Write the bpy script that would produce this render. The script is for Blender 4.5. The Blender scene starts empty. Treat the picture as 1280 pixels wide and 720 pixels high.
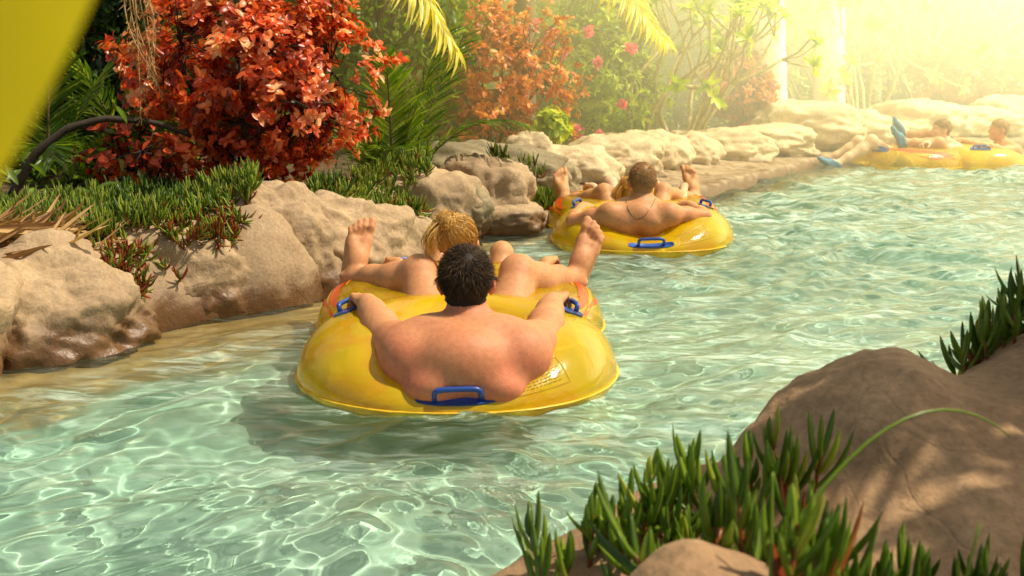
import bpy, bmesh, math, random
import numpy as np
from mathutils import Vector, Matrix
from mathutils.bvhtree import BVHTree

random.seed(7)
RNG = np.random.default_rng(11)
S = bpy.context.scene
COL = S.collection
R = math.radians

# ------------------------------------------------------------------ camera, sky, sun
EYE = 1.03
PITCH = R(11.3)
FPX = 1400.0
cd = bpy.data.cameras.new('camera')
cam = bpy.data.objects.new('camera', cd)
COL.objects.link(cam)
cd.sensor_width = 36
cd.lens = FPX / 1280 * 36
cam.location = (0, 0, EYE)
cam.rotation_euler = (math.pi / 2 - PITCH, 0, 0)
cd.clip_start = 0.05
cd.clip_end = 300
cd.dof.use_dof = True
cd.dof.focus_distance = 3.9
cd.dof.aperture_fstop = 6.3
S.camera = cam

SUN_EL, SUN_AZ = R(60), R(94)
SUNDIR = Vector((math.sin(SUN_AZ) * math.cos(SUN_EL), math.cos(SUN_AZ) * math.cos(SUN_EL), math.sin(SUN_EL)))
w = bpy.data.worlds.new('World')
S.world = w
w.use_nodes = True
sk = w.node_tree.nodes.new('ShaderNodeTexSky')
sk.sky_type = 'NISHITA'
sk.sun_disc = False
sk.sun_elevation = SUN_EL
sk.sun_rotation = SUN_AZ
sk.dust_density = 3.0
wm = w.node_tree.nodes.new('ShaderNodeMix')
wm.data_type = 'RGBA'
wm.blend_type = 'MULTIPLY'
wm.inputs[0].default_value = 1.0
wm.inputs[7].default_value = (1.0, 0.91, 0.72, 1)     # warm tint over all the sky light
w.node_tree.links.new(sk.outputs[0], wm.inputs[6])
w.node_tree.links.new(wm.outputs[2], w.node_tree.nodes['Background'].inputs[0])
w.node_tree.nodes['Background'].inputs[1].default_value = 0.145
sd = bpy.data.lights.new('sun', 'SUN')
sd.energy = 5.0
sd.angle = R(0.5)
sd.color = (1.0, 0.89, 0.69)
sd.cycles.is_caustics_light = True
so = bpy.data.objects.new('sun', sd)
COL.objects.link(so)
so.rotation_euler = SUNDIR.to_track_quat('Z', 'Y').to_euler()
so.location = (8, 2, 12)
S.view_settings.view_transform = 'Standard'
S.view_settings.look = 'None'
S.view_settings.exposure = 0
S.cycles.use_denoising = True
S.cycles.max_bounces = 10
S.cycles.transparent_max_bounces = 16
S.cycles.volume_bounces = 1
S.cycles.volume_step_rate = 4
S.cycles.sample_clamp_indirect = 6
S.cycles.use_adaptive_sampling = True
S.cycles.adaptive_threshold = 0.015


def P(u, v, y):
    """world point at forward distance y seen in direction (u, v) of the 1280 x 720 photograph"""
    dx, dz = (u - 640) / FPX, -(v - 360) / FPX
    c, s = math.cos(PITCH), math.sin(PITCH)
    d = Vector((dx, c + dz * s, -s + dz * c))
    return Vector((0, 0, EYE)) + d * (y / d.y)


def PZ(u, v, z):
    """the point at height z"""
    dx, dz = (u - 640) / FPX, -(v - 360) / FPX
    c, s = math.cos(PITCH), math.sin(PITCH)
    d = Vector((dx, c + dz * s, -s + dz * c))
    return Vector((0, 0, EYE)) + d * ((z - EYE) / d.z)


def A3(v): return np.array(tuple(v), float)


# ------------------------------------------------------------------ object helpers
def tag(o, label=None, cat=None, group=None, kind=None):
    if label: o['label'] = label
    if cat: o['category'] = cat
    if group: o['group'] = group
    if kind: o['kind'] = kind
    return o


def empty(name, loc, label=None, cat=None, group=None, rz=0.0):
    o = bpy.data.objects.new(name, None)
    COL.objects.link(o)
    o.empty_display_size = 0.1
    o.location = loc
    o.rotation_euler = (0, 0, rz)
    return tag(o, label, cat, group)


def mesh(name, V, F, mats, parent=None, smooth=True, tint=None, midx=None):
    """V (n,3); F list of (m,k) index arrays"""
    V = np.asarray(V, np.float32)
    if not isinstance(F, list): F = [F]
    F = [np.asarray(f, np.int32) for f in F if len(f)]
    me = bpy.data.meshes.new(name)
    me.vertices.add(len(V))
    me.vertices.foreach_set('co', V.ravel())
    nl = sum(f.size for f in F)
    npoly = sum(len(f) for f in F)
    me.loops.add(nl)
    me.loops.foreach_set('vertex_index', np.concatenate([f.ravel() for f in F]))
    me.polygons.add(npoly)
    tot = np.concatenate([np.full(len(f), f.shape[1], np.int32) for f in F])
    st = np.concatenate([[0], np.cumsum(tot)[:-1]]).astype(np.int32)
    me.polygons.foreach_set('loop_start', st)
    if smooth: me.polygons.foreach_set('use_smooth', np.ones(npoly, bool))
    if midx is not None: me.polygons.foreach_set('material_index', np.asarray(midx, np.int32))
    if tint is not None:
        a = me.attributes.new('tint', 'FLOAT', 'POINT')
        a.data.foreach_set('value', np.asarray(tint, np.float32))
    me.update()
    me.validate()
    if not isinstance(mats, (list, tuple)): mats = [mats]
    for m in mats: me.materials.append(m)
    o = bpy.data.objects.new(name, me)
    COL.objects.link(o)
    if parent is not None:
        o.parent = parent
        # vertices are given in world space: bring them into the parent's frame
        W, q = Matrix.Identity(4), parent
        while q is not None:
            W = Matrix.Translation(q.location) @ q.rotation_euler.to_matrix().to_4x4() @ W
            q = q.parent
        me.transform(W.inverted())
    return o


class Bag:
    """collects vertices and faces of one mesh"""
    def __init__(self):
        self.V, self.F, self.T, self.M, self.n = [], {}, [], {}, 0

    def add(self, V, F, tint=0.5, mi=0):
        V = np.asarray(V, float).reshape(-1, 3)
        F = np.asarray(F, int)
        k = F.shape[1]
        self.F.setdefault(k, []).append(F + self.n)
        self.M.setdefault(k, []).append(np.full(len(F), mi))
        self.V.append(V)
        self.T.append(np.broadcast_to(np.asarray(tint, float), (len(V),)))
        self.n += len(V)

    def build(self, name, mats, parent=None, smooth=True):
        ks = sorted(self.F)
        return mesh(name, np.concatenate(self.V), [np.concatenate(self.F[k]) for k in ks], mats, parent, smooth,
                    np.concatenate(self.T), np.concatenate([np.concatenate(self.M[k]) for k in ks]))


def nrm(a):
    a = np.asarray(a, float)
    return a / np.maximum(np.linalg.norm(a, axis=-1, keepdims=True), 1e-9)


def tube(pts, rad, sides=8, closed=False, cap=True):
    """swept tube along pts; returns V, quads"""
    pts = np.asarray([tuple(p) for p in pts], float)
    n = len(pts)
    rad = np.broadcast_to(np.asarray(rad, float), (n,))
    if closed:
        tan = nrm(np.roll(pts, -1, 0) - np.roll(pts, 1, 0))
    else:
        tan = nrm(np.gradient(pts, axis=0))
    up = np.array([0.0, 0, 1.0]) if abs(tan[0, 2]) < 0.9 else np.array([1.0, 0, 0])
    U = np.zeros_like(pts)
    u = nrm(np.cross(tan[0], up))
    for i in range(n):
        u = u - tan[i] * np.dot(u, tan[i])
        u = nrm(u)
        U[i] = u
    W = np.cross(tan, U)
    a = np.arange(sides) * 2 * math.pi / sides
    V = pts[:, None] + rad[:, None, None] * (np.cos(a)[None, :, None] * U[:, None] + np.sin(a)[None, :, None] * W[:, None])
    V = V.reshape(-1, 3)
    i = np.arange(n if closed else n - 1)
    j = np.arange(sides)
    I, J = np.meshgrid(i, j, indexing='ij')
    J2 = (J + 1) % sides
    I2 = (I + 1) % n
    F = np.stack([I * sides + J, I * sides + J2, I2 * sides + J2, I2 * sides + J], -1).reshape(-1, 4)
    if cap and not closed:
        V = np.concatenate([V, pts[:1] - 0 * pts[:1], pts[-1:]])
        a0, a1 = len(V) - 2, len(V) - 1
        j = np.arange(sides)
        j2 = (j + 1) % sides
        F0 = np.stack([np.full(sides, a0), j2, j, np.full(sides, a0)], -1)
        c0 = (n - 1) * sides
        F1 = np.stack([np.full(sides, a1), c0 + j, c0 + j2, np.full(sides, a1)], -1)
        # caps as degenerate-free triangles are added separately
        return V, F, np.concatenate([F0[:, :3], F1[:, :3]])
    return V, F, np.zeros((0, 3), int)


def bag_tube(b, pts, rad, sides=8, closed=False, tint=0.5, mi=0):
    V, F, T = tube(pts, rad, sides, closed)
    n0 = b.n
    b.add(V, F, tint, mi)
    if len(T):
        b.F.setdefault(3, []).append(T + n0)
        b.M.setdefault(3, []).append(np.full(len(T), mi))


# ------------------------------------------------------------------ noise (numpy gradient noise)
_perm = np.random.default_rng(5).permutation(256)
_perm = np.concatenate([_perm, _perm, _perm])
_grad = nrm(np.random.default_rng(6).normal(size=(256, 3)))


def perlin(p):
    p = np.asarray(p, float)
    i = np.floor(p).astype(int)
    f = p - i
    i &= 255
    u = f * f * f * (f * (f * 6 - 15) + 10)
    out = 0
    for dx in (0, 1):
        for dy in (0, 1):
            for dz in (0, 1):
                h = _perm[_perm[_perm[(i[:, 0] + dx) & 255] + ((i[:, 1] + dy) & 255)] + ((i[:, 2] + dz) & 255)]
                g = _grad[h]
                d = f - np.array([dx, dy, dz])
                wt = (u[:, 0] if dx else 1 - u[:, 0]) * (u[:, 1] if dy else 1 - u[:, 1]) * (u[:, 2] if dz else 1 - u[:, 2])
                out = out + wt * (g * d).sum(1)
    return out * 1.5


def fbm(p, oct=4, ridged=False):
    s, a, t = 0, 1.0, 0
    p = np.asarray(p, float)
    for k in range(oct):
        n = perlin(p + 17.3 * k)
        if ridged: n = 1 - 2 * np.abs(n)
        s = s + a * n
        t += a
        a *= 0.5
        p = p * 2.03
    return s / t


# ------------------------------------------------------------------ materials
def newmat(name):
    m = bpy.data.materials.new(name)
    m.use_nodes = True
    nt = m.node_tree
    return m, nt.nodes, nt.links, nt.nodes['Principled BSDF'], nt.nodes['Material Output']


def nd(nodes, kind, **kw):
    n = nodes.new(kind)
    for k, v in kw.items():
        if k in n.inputs: n.inputs[k].default_value = v
        else: setattr(n, k, v)
    return n


def ramp(nodes, stops, interp='LINEAR'):
    r = nodes.new('ShaderNodeValToRGB')
    r.color_ramp.interpolation = interp
    e = r.color_ramp.elements
    while len(e) < len(stops): e.new(0.5)
    for x, (p, c) in zip(e, stops):
        x.position = p
        x.color = tuple(c) + ((1,) if len(c) == 3 else ())
    return r


def mixc(nodes, links, fac, a, b, blend='MIX'):
    m = nodes.new('ShaderNodeMix')
    m.data_type = 'RGBA'
    m.blend_type = blend
    for s, val in ((0, fac), (6, a), (7, b)):
        if hasattr(val, 'is_linked'): links.new(val, m.inputs[s])
        elif isinstance(val, (int, float)): m.inputs[s].default_value = val
        else: m.inputs[s].default_value = tuple(val) + ((1,) if len(val) == 3 else ())
    return m.outputs[2]


def mrange(nodes, links, src, a, b, c=0.0, d=1.0, smooth=False):
    q = nodes.new('ShaderNodeMapRange')
    if smooth: q.interpolation_type = 'SMOOTHSTEP'
    for i, v in ((1, a), (2, b), (3, c), (4, d)): q.inputs[i].default_value = v
    links.new(src, q.inputs[0])
    return q.outputs[0]


def mathn(nodes, links, op, a, b=None):
    q = nodes.new('ShaderNodeMath')
    q.operation = op
    for i, v in ((0, a), (1, b)):
        if v is None: continue
        if hasattr(v, 'is_linked'): links.new(v, q.inputs[i])
        else: q.inputs[i].default_value = v
    return q.outputs[0]


def noise(nodes, links, scale, detail=4, rough=0.55, coord='Object', dist=0.0, vec=None):
    if vec is None:
        t = nodes.new('ShaderNodeTexCoord')
        vec = t.outputs[coord]
    n = nodes.new('ShaderNodeTexNoise')
    n.inputs['Scale'].default_value = scale
    n.inputs['Detail'].default_value = detail
    n.inputs['Roughness'].default_value = rough
    n.inputs['Distortion'].default_value = dist
    links.new(vec, n.inputs['Vector'])
    return n.outputs['Fac']


def bump(nodes, links, h, strength, dist, target, prev=None):
    b = nodes.new('ShaderNodeBump')
    b.inputs['Strength'].default_value = strength
    b.inputs['Distance'].default_value = dist
    links.new(h, b.inputs['Height'])
    if prev is not None: links.new(prev, b.inputs['Normal'])
    if target is not None: links.new(b.outputs[0], target)
    return b.outputs[0]


def foliage(name, stops, rough=0.42, transl=0.35, tcol=1.5, spec=0.5):
    m, n, l, b, out = newmat(name)
    a = nd(n, 'ShaderNodeAttribute', attribute_name='tint')
    r = ramp(n, stops)
    l.new(a.outputs['Fac'], r.inputs[0])
    v = noise(n, l, 9.0, 2)
    c = mixc(n, l, 1.0, r.outputs[0], mrange_col(n, l, v, 0.75, 1.25), 'MULTIPLY')
    l.new(c, b.inputs['Base Color'])
    b.inputs['Roughness'].default_value = rough
    b.inputs['Specular IOR Level'].default_value = spec
    tr = n.new('ShaderNodeBsdfTranslucent')
    tc = mixc(n, l, 1.0, c, (tcol, tcol, tcol * 0.5), 'MULTIPLY')
    l.new(tc, tr.inputs[0])
    mx = n.new('ShaderNodeMixShader')
    mx.inputs[0].default_value = transl
    l.new(b.outputs[0], mx.inputs[1])
    l.new(tr.outputs[0], mx.inputs[2])
    l.new(mx.outputs[0], out.inputs[0])
    return m


def mrange_col(n, l, v, a, b):
    q = mrange(n, l, v, 0.3, 0.7, a, b)
    c = n.new('ShaderNodeCombineXYZ')
    for i in range(3): l.new(q, c.inputs[i])
    return c.outputs[0]


def simple(name, col, rough=0.5, var=0.15, scale=12, bmp=0.0, bscale=60, **kw):
    m, n, l, b, out = newmat(name)
    v = noise(n, l, scale, 4)
    l.new(mixc(n, l, 1.0, col, mrange_col(n, l, v, 1 - var, 1 + var), 'MULTIPLY'), b.inputs['Base Color'])
    b.inputs['Roughness'].default_value = rough
    for k, val in kw.items(): b.inputs[k.replace('_', ' ')].default_value = val
    if bmp: bump(n, l, noise(n, l, bscale, 4), bmp, 0.01, b.inputs['Normal'])
    return m


M = {}


def mat_rock(name, light, dark, wet_top=0.11, wet=True):
    m, n, l, b, out = newmat(name)
    g = n.new('ShaderNodeNewGeometry')
    pos = g.outputs['Position']
    big = noise(n, l, 2.3, 5, 0.6, vec=pos)
    mid = noise(n, l, 11, 6, 0.62, vec=pos)
    fine = noise(n, l, 70, 5, 0.6, vec=pos)
    c = mixc(n, l, mrange(n, l, big, 0.35, 0.65), dark, light)
    c = mixc(n, l, mrange(n, l, mid, 0.38, 0.68, 0.0, 0.55), c, (light[0] * 0.62, light[1] * 0.56, light[2] * 0.5))
    c = mixc(n, l, 1.0, c, mrange_col(n, l, fine, 0.8, 1.2), 'MULTIPLY')
    # hairline cracks and stains
    vo = n.new('ShaderNodeTexVoronoi')
    vo.feature = 'DISTANCE_TO_EDGE'
    vo.inputs['Scale'].default_value = 4.2
    wv = n.new('ShaderNodeVectorMath')
    wv.operation = 'ADD'
    l.new(pos, wv.inputs[0])
    nv = n.new('ShaderNodeTexNoise')
    nv.inputs['Scale'].default_value = 3.5
    l.new(pos, nv.inputs['Vector'])
    sc = n.new('ShaderNodeVectorMath')
    sc.operation = 'SCALE'
    sc.inputs['Scale'].default_value = 0.5
    l.new(nv.outputs['Color'], sc.inputs[0])
    l.new(sc.outputs[0], wv.inputs[1])
    l.new(wv.outputs[0], vo.inputs['Vector'])
    crack = mathn(n, l, 'MULTIPLY', mrange(n, l, vo.outputs['Distance'], 0.0, 0.03, 1.0, 0.0), mrange(n, l, big, 0.45, 0.6))
    c = mixc(n, l, mathn(n, l, 'MULTIPLY', crack, 0.12), c, (0.07, 0.05, 0.035))
    if wet:
        sp = n.new('ShaderNodeSeparateXYZ')
        l.new(pos, sp.inputs[0])
        zz = mathn(n, l, 'ADD', sp.outputs[2], mrange(n, l, mid, 0.3, 0.7, -0.05, 0.05))
        wf = mrange(n, l, zz, wet_top * 0.45, wet_top + 0.07, 1.0, 0.0, True)
        c = mixc(n, l, wf, c, (0.13, 0.062, 0.024))
        ro = mrange(n, l, wf, 0, 1, 0.85, 0.35)
        l.new(ro, b.inputs['Roughness'])
    else:
        b.inputs['Roughness'].default_value = 0.88
    l.new(c, b.inputs['Base Color'])
    n1 = bump(n, l, mid, 0.42, 0.03, None)
    n2 = bump(n, l, fine, 0.32, 0.007, None, n1)
    bump(n, l, mathn(n, l, 'MULTIPLY', crack, -1.0), 0.2, 0.008, b.inputs['Normal'], n2)
    return m


M['rock'] = mat_rock('painted_rock', (0.45, 0.32, 0.185), (0.27, 0.185, 0.108))
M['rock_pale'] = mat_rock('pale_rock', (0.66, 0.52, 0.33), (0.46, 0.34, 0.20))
M['rock_grey'] = mat_rock('grey_rock', (0.34, 0.27, 0.155), (0.20, 0.165, 0.095))
M['rock_fore'] = mat_rock('near_bank_rock', (0.46, 0.285, 0.145), (0.27, 0.16, 0.08))  # warmer brown base for the near rocks
M['soil'] = simple('soil', (0.085, 0.05, 0.024), 0.95, 0.5, 14, 0.8, 40)
M['stem'] = simple('woody_stem', (0.16, 0.105, 0.05), 0.85, 0.35, 20, 0.4, 80)
M['pale_stem'] = simple('pale_stem', (0.42, 0.34, 0.16), 0.7, 0.3, 20, 0.3, 80)
M['dark_stem'] = simple('dark_stem', (0.035, 0.024, 0.012), 0.9, 0.35, 20, 0.4, 80)
M['straw'] = foliage('dry_straw', [(0, (0.20, 0.095, 0.035)), (0.5, (0.44, 0.25, 0.085)), (1, (0.62, 0.43, 0.18))], 0.6, 0.15, 1.1)
M['red_leaf'] = foliage('red_leaf', [(0, (0.07, 0.022, 0.006)), (0.25, (0.38, 0.04, 0.010)), (0.55, (0.72, 0.12, 0.028)), (0.8, (0.84, 0.27, 0.08)), (1, (0.88, 0.52, 0.26))], 0.33, 0.3, 1.5)
M['orange_leaf'] = foliage('orange_leaf', [(0, (0.22, 0.06, 0.012)), (0.4, (0.58, 0.17, 0.035)), (0.75, (0.74, 0.33, 0.085)), (1, (0.82, 0.52, 0.19))], 0.4, 0.4, 1.5)
M['ice'] = foliage('ice_plant_leaf', [(0, (0.014, 0.032, 0.004)), (0.3, (0.055, 0.115, 0.010)), (0.6, (0.15, 0.235, 0.018)), (0.8, (0.32, 0.36, 0.04)), (0.9, (0.30, 0.08, 0.02)), (1, (0.26, 0.035, 0.015))], 0.3, 0.28, 1.8)
M['ice_near'] = foliage('ice_plant_leaf_near', [(0, (0.03, 0.06, 0.006)), (0.35, (0.10, 0.18, 0.013)), (0.62, (0.22, 0.32, 0.025)), (0.8, (0.44, 0.46, 0.05)), (0.9, (0.32, 0.09, 0.02)), (1, (0.26, 0.035, 0.015))], 0.3, 0.3, 1.6)
M['green'] = foliage('green_leaf', [(0, (0.04, 0.08, 0.008)), (0.5, (0.14, 0.23, 0.014)), (1, (0.36, 0.42, 0.03))], 0.38, 0.4, 1.7)
M['lime'] = foliage('lime_leaf', [(0, (0.11, 0.20, 0.012)), (0.5, (0.30, 0.42, 0.022)), (1, (0.58, 0.62, 0.05))], 0.38, 0.45, 1.5)
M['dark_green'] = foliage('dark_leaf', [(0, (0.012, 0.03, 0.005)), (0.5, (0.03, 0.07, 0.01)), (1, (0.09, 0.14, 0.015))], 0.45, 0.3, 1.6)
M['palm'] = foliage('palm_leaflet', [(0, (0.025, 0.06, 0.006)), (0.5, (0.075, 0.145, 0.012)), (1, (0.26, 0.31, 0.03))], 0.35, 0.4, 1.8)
M['yellow_palm'] = foliage('yellow_palm_leaflet', [(0, (0.42, 0.38, 0.02)), (0.5, (0.70, 0.62, 0.06)), (1, (0.88, 0.82, 0.26))], 0.35, 0.45, 1.4)
M['far_lime'] = foliage('glow_paled_lime_leaf', [(0, (0.12, 0.18, 0.02)), (0.5, (0.45, 0.50, 0.07)), (1, (0.80, 0.78, 0.22))], 0.45, 0.4, 1.3)  # lime leaf brightened so its colour carries the far glow
M['pink'] = foliage('pink_petal', [(0, (0.75, 0.06, 0.28)), (1, (0.88, 0.30, 0.50))], 0.5, 0.4, 1.3)
M['broad'] = foliage('broad_leaf_blade', [(0, (0.50, 0.44, 0.008)), (0.5, (0.78, 0.62, 0.010)), (1, (0.85, 0.68, 0.02))], 0.5, 0.6, 1.2)
M['trunk'] = simple('palm_trunk_bark', (0.72, 0.64, 0.50), 0.85, 0.25, 6, 0.5, 30)
M['bark'] = simple('bark', (0.16, 0.11, 0.06), 0.9, 0.35, 9, 0.6, 30)


# ------------------------------------------------------------------ leaves
def leaf_mesh(b, base, d, up, L, W, tint, curl=0.25, fold=0.25, prof=((0, .12), (.3, .9), (.62, 1.), (.86, .6), (1, .04)), edge=None, mi=0):
    """adds n folded, curved leaves. base,d,up (n,3); L,W (n)"""
    base = np.asarray(base, float)
    n = len(base)
    if n == 0: return
    d = nrm(d)
    up = np.asarray(up, float)
    side = np.cross(d, up)
    bad = np.linalg.norm(side, axis=1) < 1e-4
    side[bad] = [1, 0, 0]
    side = nrm(side)
    nor = np.cross(side, d)
    L = np.broadcast_to(np.asarray(L, float), (n,))
    W = np.broadcast_to(np.asarray(W, float), (n,))
    curl = np.broadcast_to(np.asarray(curl, float), (n,))
    tint = np.broadcast_to(np.asarray(tint, float), (n,))
    k = len(prof)
    V = np.zeros((n, k, 3, 3))
    T = np.zeros((n, k, 3))
    for q, (t, ww) in enumerate(prof):
        c = base + d * (L * (t - 0.18 * np.abs(curl) * t * t))[:, None] - nor * (L * curl * t * t)[:, None]
        hw = (W * 0.5 * ww)[:, None]
        V[:, q, 1] = c
        V[:, q, 0] = c - side * hw + nor * hw * fold
        V[:, q, 2] = c + side * hw + nor * hw * fold
        T[:, q] = tint[:, None]
        if edge is not None:
            T[:, q, 0] += edge
            T[:, q, 2] += edge
    i = np.arange(n)[:, None, None] * (3 * k) + np.arange(k - 1)[None, :, None] * 3 + np.arange(2)[None, None, :]
    F = np.stack([i, i + 1, i + 4, i + 3], -1).reshape(-1, 4)
    b.add(V.reshape(-1, 3), F, np.clip(T.reshape(-1), 0, 1), mi)


def rand_dirs(n, rng):
    return nrm(rng.normal(size=(n, 3)))


def shrub(name, base, radii, center, mat, n_tips, per_tip, L, W, label, cat, group=None, seed=1, tint=(0.1, 0.9), stem_mat=None,
          stems=12, droop=0.2, shell=0.45, lean=None, curl=0.3, spread=1.0, edge=None, flowers=0, flower_mat=None, HOLE=-0.22, rough=0.42, prof=None, fold=0.3):
    """a shrub: branching stems that end in rosettes of leaves spread unevenly through an ellipsoid"""
    rng = np.random.default_rng(seed)
    base = np.array(base, float)
    center = np.array(center, float)
    radii = np.array(radii, float)
    root = empty(name, tuple(base), label, cat, group)
    dirs = rand_dirs(n_tips * 3, rng)
    rad = (shell + (1 - shell) * rng.random(len(dirs)) ** 0.6)
    # uneven outline
    rad = rad * (0.86 + rough * fbm(dirs * 1.9 + seed * 3.1, 3))
    tips = center + dirs * rad[:, None] * radii
    hole = fbm(tips * 2.6 / max(0.5, radii.mean()) + seed * 7.7, 2)
    keep = (hole > HOLE) & (tips[:, 2] > base[2] + 0.03)
    tips = tips[keep][:n_tips]
    dirs = dirs[keep][:n_tips]
    n = len(tips)
    bs = Bag()
    hubs = []
    for k in range(stems):
        a = rng.random() * 6.283
        hub = center + radii * 0.55 * nrm(rng.normal(size=3)) * np.array([1, 1, 0.8])
        b0 = base + np.array([math.cos(a), math.sin(a), 0]) * radii[0] * 0.16 * rng.random()
        t = np.linspace(0, 1, 7)[:, None]
        mid = (b0 + hub) / 2 + np.array([0, 0, 0.12 * radii[2]]) + rng.normal(size=3) * 0.06 * radii
        pts = (1 - t) ** 2 * b0 + 2 * t * (1 - t) * mid + t * t * hub
        bag_tube(bs, pts, np.linspace(0.016, 0.008, 7) * max(0.6, radii.mean()), 6)
        hubs.append(hub)
    hubs = np.array(hubs)
    near = np.argmin(((tips[:, None] - hubs[None]) ** 2).sum(2), 1)
    step = max(1, n // 260)
    for i in range(0, n, step):
        h = hubs[near[i]]
        mid = (h + tips[i]) / 2 + rng.normal(size=3) * 0.05 * radii
        bag_tube(bs, [h, mid, tips[i]], [0.006 * max(.6, radii.mean()), 0.004, 0.0025], 4)
    bs.build('stem', stem_mat or M['stem'], root)
    bl = Bag()
    N = n * per_tip
    tip = np.repeat(tips, per_tip, 0)
    axis = nrm(dirs + np.array([0, 0, 0.5]) + rng.normal(size=(n, 3)) * 0.35)
    ax = np.repeat(axis, per_tip, 0)
    r = rand_dirs(N, rng)
    side = nrm(r - ax * (r * ax).sum(1, keepdims=True))
    d = nrm(side * spread + ax * (0.15 + 0.75 * rng.random((N, 1))) + np.array([0, 0, -droop]))
    pos = tip + ax * (rng.random((N, 1)) - 0.7) * L * 0.9
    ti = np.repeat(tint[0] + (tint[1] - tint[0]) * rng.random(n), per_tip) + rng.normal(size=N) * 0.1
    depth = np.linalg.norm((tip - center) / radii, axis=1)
    ti = ti * np.clip(0.35 + 0.75 * depth, 0.3, 1.0)  # leaf colour darkened inwards, imitating shade inside the shrub
    kw = {} if prof is None else {'prof': prof}
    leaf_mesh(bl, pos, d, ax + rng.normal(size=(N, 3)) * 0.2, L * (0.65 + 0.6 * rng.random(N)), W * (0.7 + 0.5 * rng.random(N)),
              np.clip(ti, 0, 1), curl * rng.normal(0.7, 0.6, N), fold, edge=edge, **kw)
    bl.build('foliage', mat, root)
    if flowers:
        for k in range(flowers):
            b = Bag()
            i = rng.integers(n)
            c = center + nrm(tips[i] - center) * radii * 0.98 + np.array([0, -0.06, 0])
            if isinstance(flower_mat, tuple): fm, pts = flower_mat; c = np.array(pts[k]); 
            else: fm = flower_mat
            m = 9
            cs = c + rng.normal(size=(m, 3)) * 0.02
            for q in range(m):
                dd = rand_dirs(6, rng) + np.array([0, -0.4, 0.3])
                leaf_mesh(b, np.repeat(cs[q:q + 1], 6, 0), dd, rand_dirs(6, rng), 0.055, 0.04, rng.random(6), 0.3, 0.2)
            b.build('flower_head', fm, root)
    return root


def frond_into(b, bl, base, d0, L, droop, n=46, leafL=0.35, leafW=0.022, tint=(0.2, 0.8), rng=None, rad=0.012, vee=0.55, sweep=0.55, hang=0.35, ctrl=None):
    """one pinnate palm frond: rachis tube into b, leaflets into bl"""
    d = nrm(np.array(d0, float))
    t = np.linspace(0, 1, 18)
    pts = [np.array(base, float)]
    cur = d.copy()
    for k in range(17):
        cur = nrm(cur + np.array([0, 0, -droop / 17 * (0.4 + 1.4 * k / 17)]))
        pts.append(pts[-1] + cur * L / 17)
    pts = np.array(pts)
    if ctrl is not None:
        q = np.linspace(0, 1, 18)[:, None]
        pts = (1 - q) ** 2 * pts[0] + 2 * q * (1 - q) * A3(ctrl[0]) + q * q * A3(ctrl[1])
    bag_tube(b, pts, np.linspace(rad, rad * 0.2, 18), 5)
    tt = np.linspace(0.12, 0.99, n)
    idx = tt * 17
    i0 = np.clip(idx.astype(int), 0, 16)
    f = (idx - i0)[:, None]
    p = pts[i0] * (1 - f) + pts[i0 + 1] * f
    tan = nrm(pts[i0 + 1] - pts[i0])
    side = nrm(np.cross(tan, [0, 0, 1.0]))
    up = np.cross(side, tan)
    ln = leafL * np.sin(math.pi * (0.12 + 0.80 * tt)) ** 0.7
    for sg in (-1, 1):
        dd = nrm(side * sg + tan * (sweep + 0.9 * tt[:, None] ** 2) + up * (vee * (1 - tt[:, None])) + rng.normal(size=(n, 3)) * 0.07)
        leaf_mesh(bl, p, dd, up + rng.normal(size=(n, 3)) * 0.25, ln * (0.85 + 0.3 * rng.random(n)), leafW, tint[0] + (tint[1] - tint[0]) * rng.random(n),
                  hang * (0.6 + 0.8 * rng.random(n)), 0.35, prof=((0, .5), (.25, 1.), (.6, .8), (.85, .4), (1, .03)))
    return pts


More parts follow.
